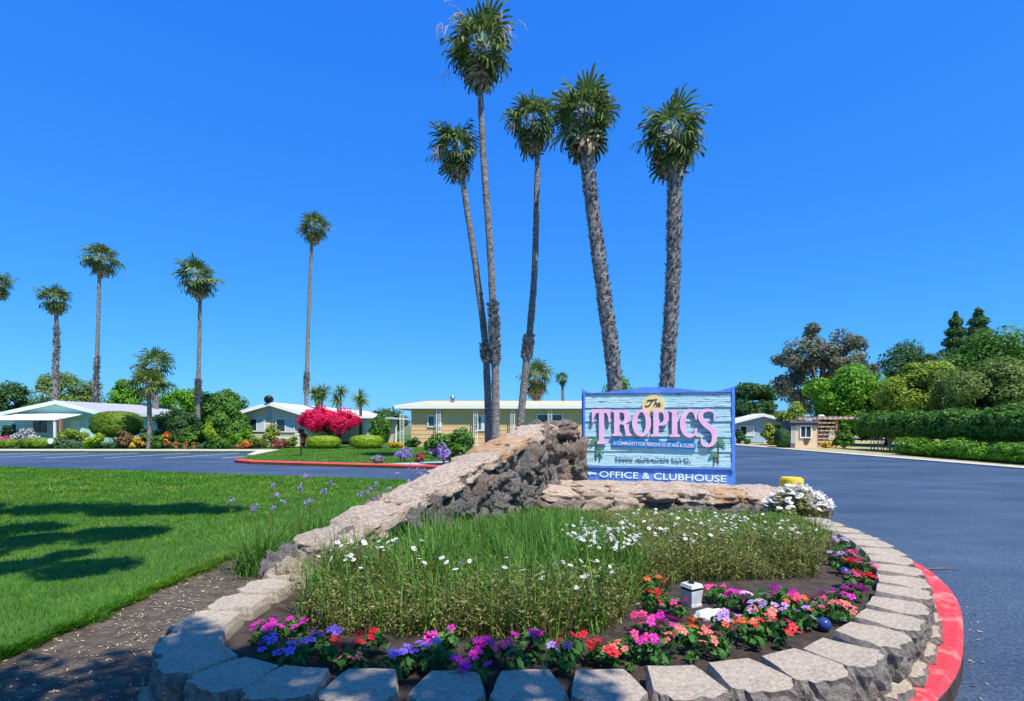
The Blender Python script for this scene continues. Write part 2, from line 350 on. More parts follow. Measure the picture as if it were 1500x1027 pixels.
def strand_mesh(seed):
    rg = random.Random(seed); parts = []
    a = [(0, 0, 0), (.35, 0, .16), (.75, 0, .1), (.98, 0, -.12)]; parts.append(tube_np(a, [.008, .007, .006, .004], 4))
    for k in range(12):
        t = rg.uniform(.35, .98); x = t; z = .14 - .25 * max(0, t - .5); y = rg.uniform(-.05, .05)
        parts.append(tube_np([(x, 0, z), (x + rg.uniform(.0, .1), y, z - .12), (x + rg.uniform(0, .14), y * 1.8, z - rg.uniform(.25, .5))], [.005, .005, .003], 3))
    v, f = merge(parts); me = npmesh('seed_strand', v, f); me.materials.append(m_strand); return me
STR = [strand_mesh(3), strand_mesh(4)]
def palm(label, path, cc, w, h, d, r0, r1, nf=31, shag=None, boots=False, dead=9, strands=0, seed=1, cat='palm tree', group=None, y_b=None, name='fan_palm', young=.12, basez=0.05, emax=80, emin=-62):
    rg = random.Random(seed); pts = [PX(x, y, d) for x, y in path]; pts[0].z = basez - .1
    base = pts[0].copy(); t = thing(name, label, cat, (base.x, d, basez), 0, group); org = Vector((base.x, d, basez))
    top = PX(cc[0], cc[1] + h * .12, d); pts = pts + [top]
    P = [(p.x, p.z) for p in pts]; sm = smooth_poly(P, 12, False); n = len(sm); zt = sm[-1].y; path3 = []; rad = []
    for i, q in enumerate(sm):
        u = i / (n - 1); r = r0 + (r1 - r0) * min(1, u * 1.1)
        r *= 1 + .35 * max(0, 1 - u * 9)
        path3.append(Vector((q.x, d, q.y)) - org); rad.append(r)
    v, f = tube_np(path3, rad, 12, .05, seed); link('trunk', npmesh('trunk', v, f, True), m_trunk, t)
    bt = []
    def boot(u, prot, sz):
        i = min(n - 2, int(u * (n - 1))); fr = u * (n - 1) - i; c = path3[i].lerp(path3[i + 1], fr); r = rad[i]; a = rg.uniform(0, 6.28)
        o = Vector((math.cos(a), math.sin(a), 0)); s = Vector((-math.sin(a), math.cos(a), 0)) * sz * .5; up = Vector((0, 0, sz * rg.uniform(.7, 1.5)))
        lean = s * rg.uniform(-1.5, 1.5); p0 = c + o * r * .93; p1 = c + o * (r + prot * rg.uniform(.4, 1.2)) + up + lean
        k = len(bt); bt.extend([p0 - s, p0 + s, p1 + s * .6, p1 - s * .6])
    if boots:
        for _ in range(1500): boot(rg.uniform(.0, .97), .06, .1)
    else:
        for _ in range(160): boot(rg.uniform(.05, .97), .02, .07)
    if shag:
        zs = [PX(0, y, d).z - basez for y in shag]
        u0, u1 = [max(0, min(1, min(range(n), key=lambda i: abs(path3[i].z - z)) / (n - 1))) for z in zs]
        for _ in range(420): boot(rg.uniform(u1, u0) if u1 < u0 else rg.uniform(u0, u1), r0 * .75, .13)
    bt = np.array(bt); me = npmesh('leaf_bases', bt, np.arange(len(bt)).reshape(-1, 4)); o = link('leaf_bases', me, m_boot, t); o['kind'] = 'stuff'
    R_ = w / 2 / F * d; H_ = h / 2 / F * d; C = Vector(path3[-1]); lo = Vector((0, 0, 0))
    for k in range(nf + dead + strands):
        az = k * 2.39996 + rg.uniform(-.3, .3)
        if k < nf:
            u = (k + .5) / nf; el = R(emax + (emin - emax) * u ** .85) + rg.uniform(-.15, .15); me = (FY if u < young else FR)[rg.randrange(2 if u < young else 5)]; nm = 'frond'; sc = R_ * rg.uniform(.78, 1.18) * (1.0 if el > -.3 else .92)
            sc *= 1 + (H_ / R_ - 1) * abs(math.sin(el))
        elif k < nf + dead: el = R(rg.uniform(-84, -58)); me = FD[rg.randrange(3)]; nm = 'dead_frond'; sc = H_ * rg.uniform(.75, 1.0)
        else: el = R(rg.uniform(-25, 40)); me = STR[rg.randrange(2)]; nm = 'seed_stalk'; sc = R_ * rg.uniform(1.0, 1.3)
        o = bpy.data.objects.new(nm, me); COL.objects.link(o); o.parent = t
        o.matrix_local = Matrix.Translation(C + Vector((0, 0, -.25 * R_ * max(0, -math.sin(el)) + .12 * R_))) @ Matrix.Rotation(az, 4, 'Z') @ Matrix.Rotation(-el, 4, 'Y') @ Matrix.Rotation(rg.uniform(-.5, .5), 4, 'X') @ Matrix.Diagonal((sc, sc, sc, 1))
    return t
G5 = 'tall palms behind the sign'; GF = 'tall palms behind the houses'
palm('slender palm leaning left, shortest crown of the tall group behind the rock wall', [(717, 672), (712, 520), (698, 400), (683, 300), (675, 245)], (668, 212), 78, 84, 20.5, .14, .09, seed=1, group=G5, strands=2, shag=(535, 505), basez=.12)
palm('tallest slender palm with pale hanging seed stalks, crown at the top of the picture', [(726, 676), (725, 520), (717, 350), (708, 230), (703, 115)], (703, 60), 108, 118, 20.0, .15, .095, seed=2, group=G5, strands=9, shag=(530, 445), basez=.12, dead=9)
palm('slender palm leaning right above the left end of the sign wall', [(757, 672), (768, 560), (781, 430), (786, 300), (787, 215)], (780, 172), 84, 92, 21.0, .15, .09, seed=3, group=G5, strands=3, shag=(530, 498), basez=.12, dead=9)
palm('thick rough palm leaning left, behind the left half of the sign', [(912, 680), (899, 545), (884, 430), (867, 300), (857, 210)], (856, 158), 98, 128, 18.6, .26, .2, seed=4, group=G5, boots=True, dead=10, basez=.12)
palm('thick rough palm, rightmost of the group, behind the middle of the sign', [(974, 680), (977, 560), (986, 400), (988, 240)], (985, 190), 112, 116, 18.4, .25, .215, seed=5, group=G5, boots=True, dead=10, basez=.12)
palm('very slim tall palm behind the beige house with the dish', [(449, 640), (449, 570), (452, 470), (457, 350)], (460, 330), 47, 46, 46, .19, .11, nf=27, seed=6, group=GF, shag=(575, 545), strands=2)
palm('tall palm with drooping round crown between the mint and beige houses', [(290, 645), (290, 585), (292, 500), (293, 430)], (290, 402), 68, 60, 37, .16, .09, nf=28, seed=7, group=GF, shag=(590, 560))
palm('tall palm with rough lower trunk behind the mint house ridge', [(138, 640), (140, 585), (143, 500), (146, 395)], (148, 374), 60, 50, 47, .2, .11, nf=28, seed=8, group=GF, shag=(590, 520))
palm('palm with thick shaggy trunk behind the mint gable, second from the left edge', [(79, 640), (81, 560), (83, 500), (82, 455)], (80, 434), 54, 44, 48, .24, .12, nf=27, seed=9, group=GF, shag=(590, 480))
palm('palm cut by the left edge of the picture, only half its crown showing', [(-12, 640), (-10, 520), (-6, 430)], (-2, 412), 48, 44, 48, .25, .16, nf=30, seed=10, group=GF)
palm('bushy dark fan palm standing behind the small fan palm at the mint house', [(229, 640), (228, 600), (228, 560)], (226, 532), 56, 58, 45, .25, .2, nf=27, seed=11, dead=8)
palm('small bright fan palm with dark trunk at the right end of the mint house', [(218, 655), (219, 610), (218, 580)], (218, 560), 68, 44, 33, .13, .12, nf=26, seed=12, dead=2, young=.6, emin=-35)
palm('short full palm with yellow skirt behind the tan house roof', [(786, 640), (786, 600), (786, 575)], (785, 549), 52, 58, 46, .35, .3, nf=28, seed=13, dead=14, young=.2)
palm('tiny distant palm above the tan house roof', [(825, 640), (825, 600), (824, 566)], (823, 553), 23, 22, 85, .25, .2, nf=22, seed=14, dead=2)
def yucca(label, px, ytop, ybase, d, heads, seed):
    rg = random.Random(seed); b = PX(px, ybase, d); t = thing('yucca', label, 'yucca', (b.x, d, .08), 0, 'yuccas behind the bougainvillea')
    parts = []; V = []
    for hx, hy, rr in heads:
        c = PX(hx, hy, d) - Vector((b.x, d, .08)); parts.append(tube_np([(0, 0, 0), (c.x * .4, .1, c.z * .6), (c.x, 0, c.z)], [.12, .1, .07], 6))
        for k in range(90):
            u = Vector((rg.gauss(0, 1), rg.gauss(0, 1), rg.gauss(.25, .8))).normalized(); s = u.cross(Vector((0, 0, 1))).normalized() * .045; l = 1.35 * rr / F * d * rg.uniform(.8, 1.1)
            V += [c - s, c + s, c + u * l * .6 + s - Vector((0, 0, .03)), c + u * l - Vector((0, 0, .12 * l))]
    v, f = merge(parts); link('trunk', npmesh('trunk', v, f, True), m_bark, t)
    V = np.array(V); link('crown', npmesh('crown', V, np.arange(len(V)).reshape(-1, 4)), L['olive'], t)
yucca('spiky yucca clump directly left of the bougainvillea top', 468, 565, 640, 42, [(460, 575, 13), (473, 573, 13), (466, 584, 12)], 1)
yucca('spiky twin-headed yucca above the middle of the bougainvillea', 497, 565, 640, 42, [(499, 573, 12), (493, 585, 11)], 2)
yucca('single round yucca head above the white roof', 528, 573, 640, 42, [(527, 583, 14), (529, 590, 11)], 3)

# ---------------------------------------------------------------- houses
def window(parent, x0, x1, z0, z1, y, curtain=True, panes=2, fw=.07):
    w = box('window', x0, x1, y - .03, y + .02, z0, z1, m_glass, parent)
    bm = bmesh.new()
    for a in ((x0 - fw, x1 + fw, z1, z1 + fw), (x0 - fw, x1 + fw, z0 - fw, z0), (x0 - fw, x0, z0, z1), (x1, x1 + fw, z0, z1)): bbox(bm, a[0], a[1], y - .07, y - .005, a[2], a[3])
    for i in range(1, panes): xm = x0 + (x1 - x0) * i / panes; bbox(bm, xm - .025, xm + .025, y - .06, y - .032, z0, z1)
    link('frame', bmmesh(bm), m_white, w)
    if curtain: box('curtain', (x0 + x1) / 2 + .03, x1 - .01, y - .037, y - .031, z0 + .02, z1 - .02, m_curtain, w)
def siding(parent, x0, x1, y, z0, z1, mat, step=.24):
    z = z0; 
    while z < z1 - .02:
        poly3('siding_board', [[(x0, y - .03, z), (x1, y - .03, z), (x1, y - .008, min(z + step, z1)), (x0, y - .008, min(z + step, z1))], [(x0, y - .03, z), (x1, y - .03, z), (x1, y, z + .001), (x0, y, z + .001)]], mat, parent); z += step
def gable_house(name, label, X0, X1, Xr, y0, y1, ze, za, wall, roof, trim, over=.45):
    t = thing(name, label, 'house', ((X0 + X1) / 2, y0, .1)); o = Vector(((X0 + X1) / 2, y0, .1)); a0, a1, ar = X0 - o.x, X1 - o.x, Xr - o.x; D = y1 - y0; e, a = ze - .1, za - .1
    bm = bmesh.new(); vs = [[bm.verts.new((x, y, z)) for x, z in ((a0, 0), (a1, 0), (a1, e), (ar, a), (a0, e))] for y in (0, D)]
    bm.faces.new(vs[0]); bm.faces.new(vs[1][::-1])
    for i in range(5):
        if i not in (2, 3): bm.faces.new((vs[0][i], vs[1][i], vs[1][(i + 1) % 5], vs[0][(i + 1) % 5]))
    bmesh.ops.recalc_face_normals(bm, faces=bm.faces); link('wall', bmmesh(bm), wall, t)
    s0 = (a - e) / (ar - a0); s1 = (a - e) / (a1 - ar); th = .05
    L0 = (a0 - over, e - over * s0 + th); L1 = (a1 + over, e - over * s1 + th)
    r = poly3('roof', [[(L0[0], -over, L0[1]), (ar, -over, a + th), (ar, D + over, a + th), (L0[0], D + over, L0[1])], [(ar, -over, a + th), (L1[0], -over, L1[1]), (L1[0], D + over, L1[1]), (ar, D + over, a + th)]], roof, t, .06)
    for p, q in ((L0, (ar, a + th)), ((ar, a + th), L1)):
        poly3('fascia', [[(p[0], -over - .05, p[1] - .2), (q[0], -over - .05, q[1] - .2), (q[0], -over - .05, q[1] + .04), (p[0], -over - .05, p[1] + .04)]], trim, r, .05)
    for p in (L0, L1): poly3('fascia', [[(p[0], -over, p[1] - .2), (p[0], D + over, p[1] - .2), (p[0], D + over, p[1] + .035), (p[0], -over, p[1] + .035)]], trim, r, .05)
    return t, o
hA, oA = gable_house('mobile_home', 'mint green home with a low gable and white awning at far left', -33.6, -28.0, -30.5, 37, 46, 2.42, 3.08, m_mint, m_shing, m_mintlt)
for z in (.3, .9, 1.5): box('siding_seam', -2.8, 2.8, -.012, 0, z, z + .03, m_mintlt, hA)
poly3('awning', [[(-2.9, -2.1, 1.75), (1.6, -2.1, 1.75), (2.0, -.05, 2.2), (-2.3, -.05, 2.2)]], m_awning, hA, .05)
for x in (-2.8, 1.5): box('awning_post', x - .06, x + .06, -2.05, -1.95, -.05, 1.74, m_white, hA)
window(hA, -1.6, .4, .9, 1.7, -.0); box('door', .9, 1.6, -.05, 0, 0, 1.75, m_white, hA)
hA2, oA2 = gable_house('white_roof_house', 'white flat-roofed carport house cut by the left edge', -46, -37.4, -41.5, 41, 50, 2.2, 2.5, m_white, m_roofw, m_white)
window(hA2, 1, 3, .8, 1.6, 0)
hB, oB = gable_house('mobile_home', 'beige home with satellite dish on its gable beside the bougainvillea', -17.9, -14.2, -16.0, 36.5, 60, 2.4, 2.95, m_cream, m_roofw, m_white)
siding(hB, -1.85, 1.85, 0, 0, 2.3, m_cream)
window(hB, -1.45, -.5, 1.05, 1.8, -.03); window(hB, .35, 1.5, 1.0, 1.8, -.03); box('gable_vent', -.3, 0, -.05, -.0, 1.75, 2.45, m_steel, hB)
bm = bmesh.new(); bmesh.ops.create_uvsphere(bm, u_segments=16, v_segments=8, radius=.42)
bmesh.ops.delete(bm, geom=[v for v in bm.verts if v.co.z > -.28], context='VERTS'); o = link('satellite_dish', bmmesh(bm, smooth=True), m_dark, hB, (-.05, -.3, 3.2), (R(-70), 0, R(20)))
o.modifiers.new('s', 'SOLIDIFY').thickness = .02
box('dish_mast', -.08, -.03, -.3, -.26, 2.7, 3.1, m_dark, hB)
poly3('carport_roof', [[(1.9, 2, 2.05), (6.6, 2, 1.95), (6.6, 16, 1.95), (1.9, 16, 2.05)]], m_roofw, hB, .15)
for x, y in ((3.2, 2.2), (6.4, 2.2), (6.4, 9)): box('carport_post', x - .06, x + .06, y - .06, y + .06, -.05, 1.95, m_white, hB)
box('store_wall', 4.6, 6.2, 8, 10, 0, 1.9, m_cream, hB)
# tan house, long side to the camera
hC = thing('tan_house', 'long tan house with low roof and white ornamental porch posts behind the palms', 'house', (-.5, 36, .1))
box('wall', -6.2, 7.0, .3, 9, 0, 2.62, m_tan, hC)
for i in range(9): box('siding_seam', -6.2, 7.0, 0.285, 0.3, .25 + i * .28, .262 + i * .28, m_tan, hC)
rf = poly3('roof', [[(-7.1, -.1, 2.72), (7.9, -.1, 2.72), (7.9, 5, 3.2), (-5.8, 5, 3.2)], [(-5.8, 5, 3.2), (7.9, 5, 3.2), (7.9, 10, 2.72), (-7.1, 10, 2.72)], [(-7.1, -.1, 2.72), (-5.8, 5, 3.2), (-7.1, 10, 2.72)]], m_roofg, hC, .05)
box('fascia', -7.15, 7.95, -.2, -.12, 2.5, 2.74, m_white, rf); box('fascia', -7.23, -7.15, -.2, 10, 2.5, 2.74, m_white, rf)
box('porch_ceiling', -7.1, 7.9, -.1, .29, 2.5, 2.54, m_white, hC)
for x in (-6.75, -4.35, -1.9, .55, 3.0):
    pw = thing('p', '', '') if False else None
    bm = bmesh.new(); g = .12
    for s in (-g, g): bbox(bm, x + s - .02, x + s + .02, -.05, -.01, -.05, 2.5)
    for k in range(11):
        z = .1 + k * .22; bbox(bm, x - g + .022, x + g - .022, -.04, -.02, z, z + .02); bbox(bm, x - .012, x + .012, -.042, -.018, z + .025, z + .19)
    link('porch_post', bmmesh(bm), m_white, hC)
window(hC, -5.05, -4.25, 1.35, 2.0, .29); window(hC, -2.0, -1.2, 1.1, 2.0, .29, panes=3); window(hC, 2.2, 3.8, 1.5, 2.1, .29, False)
bm = bmesh.new(); bmesh.ops.create_cone(bm, cap_ends=True, segments=12, radius1=.14, radius2=.14, depth=.35); bmesh.ops.create_cone(bm, cap_ends=True, segments=12, radius1=.24, radius2=.12, depth=.14, matrix=Matrix.Translation((0, 0, .25)))
link('roof_vent', bmmesh(bm), m_steel, rf, (-3.75, 3, 3.2))
# far house at the right road
hD, oD = gable_house('blue_house', 'small blue-grey house with white roof beyond the right road', 17.6, 22.4, 20, 44, 54, 1.75, 2.35, m_bluehouse, m_roofw, m_white, .5)
window(hD, -1.6, -.6, .6, 1.3, 0); window(hD, .5, 1.5, .6, 1.3, 0)
for i in range(12): box('fence_picket', -.6 + i * .22, -.5 + i * .22, -2.02, -1.98, -.05, .75, m_white, hD)
hD2, _ = gable_house('dark_roof_house', 'dark roofed house peeking over the small blue-grey house', 24.0, 30, 27, 60, 70, 2.6, 3.5, m_bluehouse, m_darkroof, m_darkroof)
# guard shed and pergola
d = 35.2; X0 = PX(1158, 0, d).x
sh = thing('guard_shed', 'tan stucco guard booth with flat dark roof and shield plaque by the road', 'booth', (X0, d, .05), R(-6)); w = 1.62
box('wall', .28, w, 0, 1.6, 0, 1.62, m_shed, sh); box('side_wall', 0, .275, .02, 1.58, 0, 1.62, m_plum, sh); box('roof', -.12, w + .12, -.22, 1.75, 1.62, 1.74, m_plum, sh); box('roof_trim', .2, w + .03, -.06, -.003, 1.44, 1.615, m_plum, sh)
window(sh, .62, 1.22, .7, 1.38, -.0, False)
pts = [(.8, .62), (1.14, .62), (1.14, .4), (1.07, .27), (.97, .2), (.87, .27), (.8, .4)]
poly3('shield_plaque', [[(x, -.02, z) for x, z in pts]], m_shield, sh, .03)
for i in range(3): box('louvre', .04 + i * .08, .08 + i * .08, -.01, .018, .3, 1.4, m_white, sh)
pg = thing('pergola', 'redwood pergola with flat slatted top beside the guard booth', 'pergola', (PX(1196, 0, 36).x, 36, .05))
for x, y in ((.05, 0), (1.12, -.3), (.05, 2), (1.12, 2), (2.5, 2)): box('post', x - .05, x + .05, y - .05, y + .05, -.02, 1.85, m_redwood, pg)
for y in (-.35, 2.05): box('beam', -.2, 2.75, y - .04, y + .04, 1.86, 1.98, m_beam, pg)
for i in range(9): box('slat', -.15 + i * .34, -.1 + i * .34, -.6, 2.3, 1.985, 2.05, m_beam, pg)
for i in range(5): box('trellis_slat', 1.2, 2.5, 1.9, 1.94, .5 + i * .27, .58 + i * .27, m_beam, pg)
bm = bmesh.new(); bmesh.ops.create_uvsphere(bm, u_segments=14, v_segments=8, radius=.25)
tag(link('dome_antenna', bmmesh(bm, smooth=True), m_white, None, PX(1203, 611, 38), None, (1, 1, .7)), 'small white dome sitting above the pergola', 'antenna')
box('mast', -.03, .03, -.03, .03, -2.1, -.15, m_steel, bpy.data.objects['dome_antenna'])

# ---------------------------------------------------------------- trees and shrubs of the far side
T = tree
T('broadleaf_tree', 'dark green round tree right behind the sign edge', 1100, 553, 640, 78, 47, L['dark'], 7000, .2)
T('eucalyptus_tree', 'tall grey-green sparse tree, the highest left of the right-hand trees', 1205, 470, 615, 160, 50, L['grey'], 11000, .2, nclump=48, cr=.2, low=-.9)
T('broadleaf_tree', 'bright green tree behind the guard booth', 1243, 532, 640, 120, 41, L['bright'], 10000, .18, low=-1)
T('broadleaf_tree', 'dark green tree between the grey tree and the conifers', 1350, 484, 640, 140, 52, L['dark'], 10000, .22, low=-1)
T('broadleaf_tree', 'large mid green tree at the right edge under the conifers', 1462, 474, 650, 170, 44, L['mid'], 15000, .19, low=-1)
T('broadleaf_tree', 'yellow-green tree above the tall hedge', 1352, 530, 640, 120, 36, L['yellow'], 14000, .16, low=-1)
T('flowering_tree', 'olive green tree dotted with pale blossom at the right edge', 1460, 515, 650, 170, 31, L['olive'], 22000, .15, low=-1)
T('broadleaf_tree', 'big dark green tree filling the gap above the hedge right of the booth', 1300, 575, 650, 110, 40, L['mid'], 9000, .17, low=-1)
T('broadleaf_tree', 'small light green tree beside the grey tree trunk', 1160, 590, 655, 50, 40, L['yellow'], 4000, .14, low=-1)
for i, (px, yt, w, lb) in enumerate(((1400, 456, 36, 'pointed dark conifer, left one of two above the trees'), (1433, 450, 42, 'pointed dark conifer, right one of two above the trees'))):
    d = 66; t = thing('conifer_tree', lb, 'tree', (PX(px, 0, d).x, d, .05), 0, 'conifers above the trees'); z1 = PX(0, yt, d).z; rg = np.random.default_rng(i); n = 6000
    u = rg.random(n) ** .6; zz = z1 - .05 - u * 7; rr = (u * 7) ** .6 * .62 * (1 + .3 * np.sin(zz * 5 + rg.random(n))) * np.sqrt(rg.random(n)) * w / 40; an = rg.random(n) * 6.28
    p = np.stack([rr * np.cos(an), rr * np.sin(an), zz], 1); v, f = leaves(p, np.stack([np.cos(an), np.sin(an), 0 * an], 1), .16, i); link('crown', npmesh('crown', v, f), L['dark'], t)
    v, f = tube_np([(0, 0, 0), (0, 0, z1 - 1)], [.35, .08], 8); link('trunk', npmesh('trunk', v, f, True), m_bark, t)
def hedge_row(name, label, a, b, wid, z0, z1, mat, n, size, stems=0):
    a = Vector(a); b = Vector(b); ln = (b - a).length; t = thing(name, label, 'hedge', (a.x, a.y, .05), math.atan2(b.y - a.y, b.x - a.x)); rg = np.random.default_rng(int(ln * 100))
    x = rg.random(n) * ln; an = rg.random(n) * 2 * math.pi; top = .12 * np.sin(x * 2.1) + .1 * np.sin(x * 5.3 + 1) + .06 * np.sin(x * 11)
    cy = np.cos(an); sz = np.sin(an); r = 1 - rg.random(n) ** 2 * .35; e = (np.abs(cy) ** 3 + np.abs(sz) ** 3) ** (-1 / 3)
    y = cy * e * r * wid / 2; z = (z0 + z1) / 2 + sz * e * r * (z1 - z0) / 2 + top * (sz > 0)
    v, f = leaves(np.stack([x, y, z], 1), np.stack([0 * x, cy, sz], 1), size, 3); link('foliage', npmesh('foliage', v, f), mat, t)
    bm = bmesh.new(); bbox(bm, .1, ln - .1, -wid * .33, wid * .33, z0 + .1, z1 - .22); link('inner_growth', bmmesh(bm), mat, t)
    if stems:
        parts = []
        for k in range(stems):
            x0 = rg.random() * ln; y0 = rg.uniform(-.3, .6) * wid * .5
            parts.append(tube_np([(x0, y0, -.1), (x0 + rg.uniform(-.3, .3), y0 + rg.uniform(-.2, .2), z0 + .45)], [.03, .02], 5))
        v, f = merge(parts); link('stem', npmesh('stem', v, f), M('pale_stem', (.4, .33, .25)), t)['kind'] = 'stuff'
hedge_row('tall_hedge', 'tall leafy hedge with bare pale stems along the right road', (21.6, 33), (20.8, 17), 1.9, .8, 2.1, L['mid'], 22000, .09, 90)
hedge_row('low_hedge', 'low clipped hedge in front of the tall hedge at the right edge', (19.7, 27.5), (19.4, 17), 1.2, .05, .68, L['bright'], 11000, .07)
shrub('clipped_shrub', 'dark square clipped shrub left of the guard booth', 1146, 627, 20, 35.5, L['dark'], n=2500, size=.07, clip=True, basez=.05, deep=.5)
shrub('leafy_shrub', 'green shrub under the pergola end', 1237, 618, 34, 34.5, L['mid'], n=2500, size=.09, basez=.05)
shrub('grass_shrub', 'golden shrub at the foot of the pergola posts', 1212, 645, 22, 35, L['gold'], n=900, size=.08, basez=.05)
shrub('round_shrub', 'low round green shrub before the blue-grey house', 1096, 643, 16, 42, L['mid'], n=900, size=.09, basez=.05)
shrub('leafy_shrub', 'yellow-green shrub hiding the right end of the blue-grey house', 1130, 620, 36, 40, L['yellow'], n=2200, size=.11, basez=.05)
shrub('leafy_shrub', 'dark shrub at the left end of the blue-grey house', 1083, 628, 22, 43, L['dark'], n=1500, size=.1, basez=.05)
T('broadleaf_tree', 'small bright tree just above the left top edge of the sign', 905, 545, 640, 50, 50, L['bright'], 3500, .18)
T('broadleaf_tree', 'far dark tree at the left edge of the picture', 18, 560, 640, 75, 66, L['dark'], 6000, .24, low=-1)
T('broadleaf_tree', 'olive tree behind the mint house, between two palm trunks', 98, 539, 640, 92, 62, L['olive'], 8000, .22, low=-1)
T('broadleaf_tree', 'bright tree left of the small fan palm', 188, 553, 640, 50, 56, L['bright'], 5000, .2, low=-1)
T('broadleaf_tree', 'wide green tree right of the small fan palm', 262, 562, 650, 90, 50, L['bright'], 8000, .18, low=-1)
T('broadleaf_tree', 'green tree reaching the left end of the beige house', 325, 566, 655, 75, 42, L['mid'], 8000, .16, low=-1)
T('broadleaf_tree', 'dark green shrubby tree right of the mint house', 256, 600, 658, 70, 36, L['dark'], 6000, .12, low=-1)
T('broadleaf_tree', 'leafy bright small tree nearest to the beige house gable', 335, 590, 660, 66, 34.5, L['mid'], 7000, .12, low=-1)
T('broadleaf_tree', 'hazy tree line between beige and tan houses', 565, 595, 640, 70, 75, L['dark'], 3000, .3)
# the bougainvillea: trunk, bracts
bz = T('bougainvillea', 'large magenta bougainvillea in full bloom before the beige house', 482, 596, 640, 96, 34.5, m_boug, 11000, .09, low=-.55, nclump=46, cat='flowering shrub', deep=1.6, basez=.1)
sp = []
for c in [c for c in bz.children if c.name.startswith('crown')]:
    v, f = crown_np((0, 0, 1.5), (1.7, 1.3, .5), 20, 1200, .09, 77); link('leaves', npmesh('leaves', v, f), L['dark'], bz)
shrub('clipped_hedge', 'lime clipped hedge left of the bougainvillea trunk', 474, 638, 50, 33, L['lime'], n=5000, size=.05, clip=True, deep=.8)
shrub('clipped_hedge', 'lime clipped dome hedge right of the bougainvillea trunk', 537, 637, 50, 33, L['lime'], n=5000, size=.05, clip=True, deep=.8)
T('magnolia_tree', 'small pale-leaved tree at the carport right of the bougainvillea', 556, 605, 652, 32, 34, L['mid'], 2200, .1)
shrub('flower_shrub', 'golden flowers at the foot of the carport', 580, 648, 26, 34, L['gold'], n=900, size=.06)
shrub('clipped_shrub', 'big egg-shaped clipped shrub before the mint house', 171, 602, 66, 34.5, L['hedge'], n=9000, size=.07, ybot=641, clip=True, deep=1.1)
for i, (px, yt, w, dd, mt, nn, lb) in enumerate([(62, 641, 52, 33.5, 'hedge', 2600, 'low clipped hedge before the white awning'), (105, 627, 44, 34.2, 'yellow', 1800, 'yellow-green spreading shrub under the awning end'), (97, 640, 40, 33.6, 'blue', 1600, 'bluish shrub between the awning and the low hedge'),
    (182, 631, 44, 33.3, 'brown', 1800, 'brownish shrub under the egg-shaped shrub'), (213, 627, 36, 33.2, 'olive', 2200, 'grey-green dome shrub right of the egg-shaped shrub'), (243, 628, 20, 33.2, 'orange', 900, 'orange-leaved shrub beside the dome shrub'),
    (275, 625, 44, 33.6, 'mid', 2200, 'green shrub behind the orange flower pots'), (307, 613, 24, 33.0, 'lime', 900, 'light green spiky palm shrub among the garden plants'), (352, 628, 40, 33.8, 'bright', 1800, 'green shrub at the left corner of the beige house'),
    (322, 640, 50, 32.8, 'mid', 1800, 'low green shrub right of the flower pots'), (398, 620, 30, 34.3, 'yellow', 1100, 'loose yellow-green shrub between the beige house windows'), (375, 640, 46, 33.6, 'olive', 1500, 'low olive shrub under the left beige house window'), (425, 640, 36, 34, 'olive', 1200, 'low shrub under the right beige house window'),
    (10, 636, 44, 34.5, 'pink', 1200, 'pink flowering shrub at the left edge'), (12, 643, 30, 33.4, 'hedge', 1200, 'small clipped hedge at the left edge'), (15, 620, 50, 37, 'dark', 1800, 'dark shrub behind the pink flowers'), (445, 622, 12, 34, 'rust', 600, 'thin reddish shrub at the left end of the bougainvillea')]):
    shrub('garden_shrub', lb, px, yt, w, dd, L[mt], n=nn, size=.075, seed=100 + i, group='front garden shrubs', clip=mt == 'hedge')
for i, (px, yt, w, dd, mt, nn, lb) in enumerate([(138, 634, 34, 33.0, 'lime', 1100, 'lime shrub under the left side of the egg-shaped shrub'), (232, 636, 30, 32.9, 'mid', 1300, 'green shrub between the dome shrub and the small fan palm'), (292, 622, 34, 34.2, 'dark', 1700, 'dark shrub behind the rightmost flower pot'), (345, 608, 44, 35, 'bright', 2400, 'tall bright shrub against the beige house left corner'), (40, 628, 40, 34.6, 'pale', 1100, 'pale silvery shrub under the white awning'), (325, 622, 40, 34, 'yellow', 1800, 'yellow-green shrub behind the low green shrub right of the pots'), (200, 640, 24, 32.8, 'gold', 700, 'small golden shrub in front of the dome shrub'), (408, 643, 30, 33.2, 'rust', 700, 'low reddish shrub before the beige house siding'), (358, 645, 26, 32.9, 'orange', 500, 'low orange flowers left of the beige house window')]):
    shrub('garden_shrub', lb, px, yt, w, dd, L[mt], n=nn, size=.07, seed=300 + i, group='front garden shrubs')
rg = np.random.default_rng(8); n = 14000; x = rg.uniform(-34, -15.5, n); y = 33.0 + rg.random(n) * 1.6; z = .12 + rg.random(n) * .25 * (1 + .5 * np.sin(x * 3))
v, f = leaves(np.stack([x, y, z], 1), np.tile((0, -.3, 1), (n, 1)), .07, 5); tag(link('ground_cover', npmesh('gc', v, f), L['blue']), 'low green ground cover along the front gardens', None, None, 'stuff')
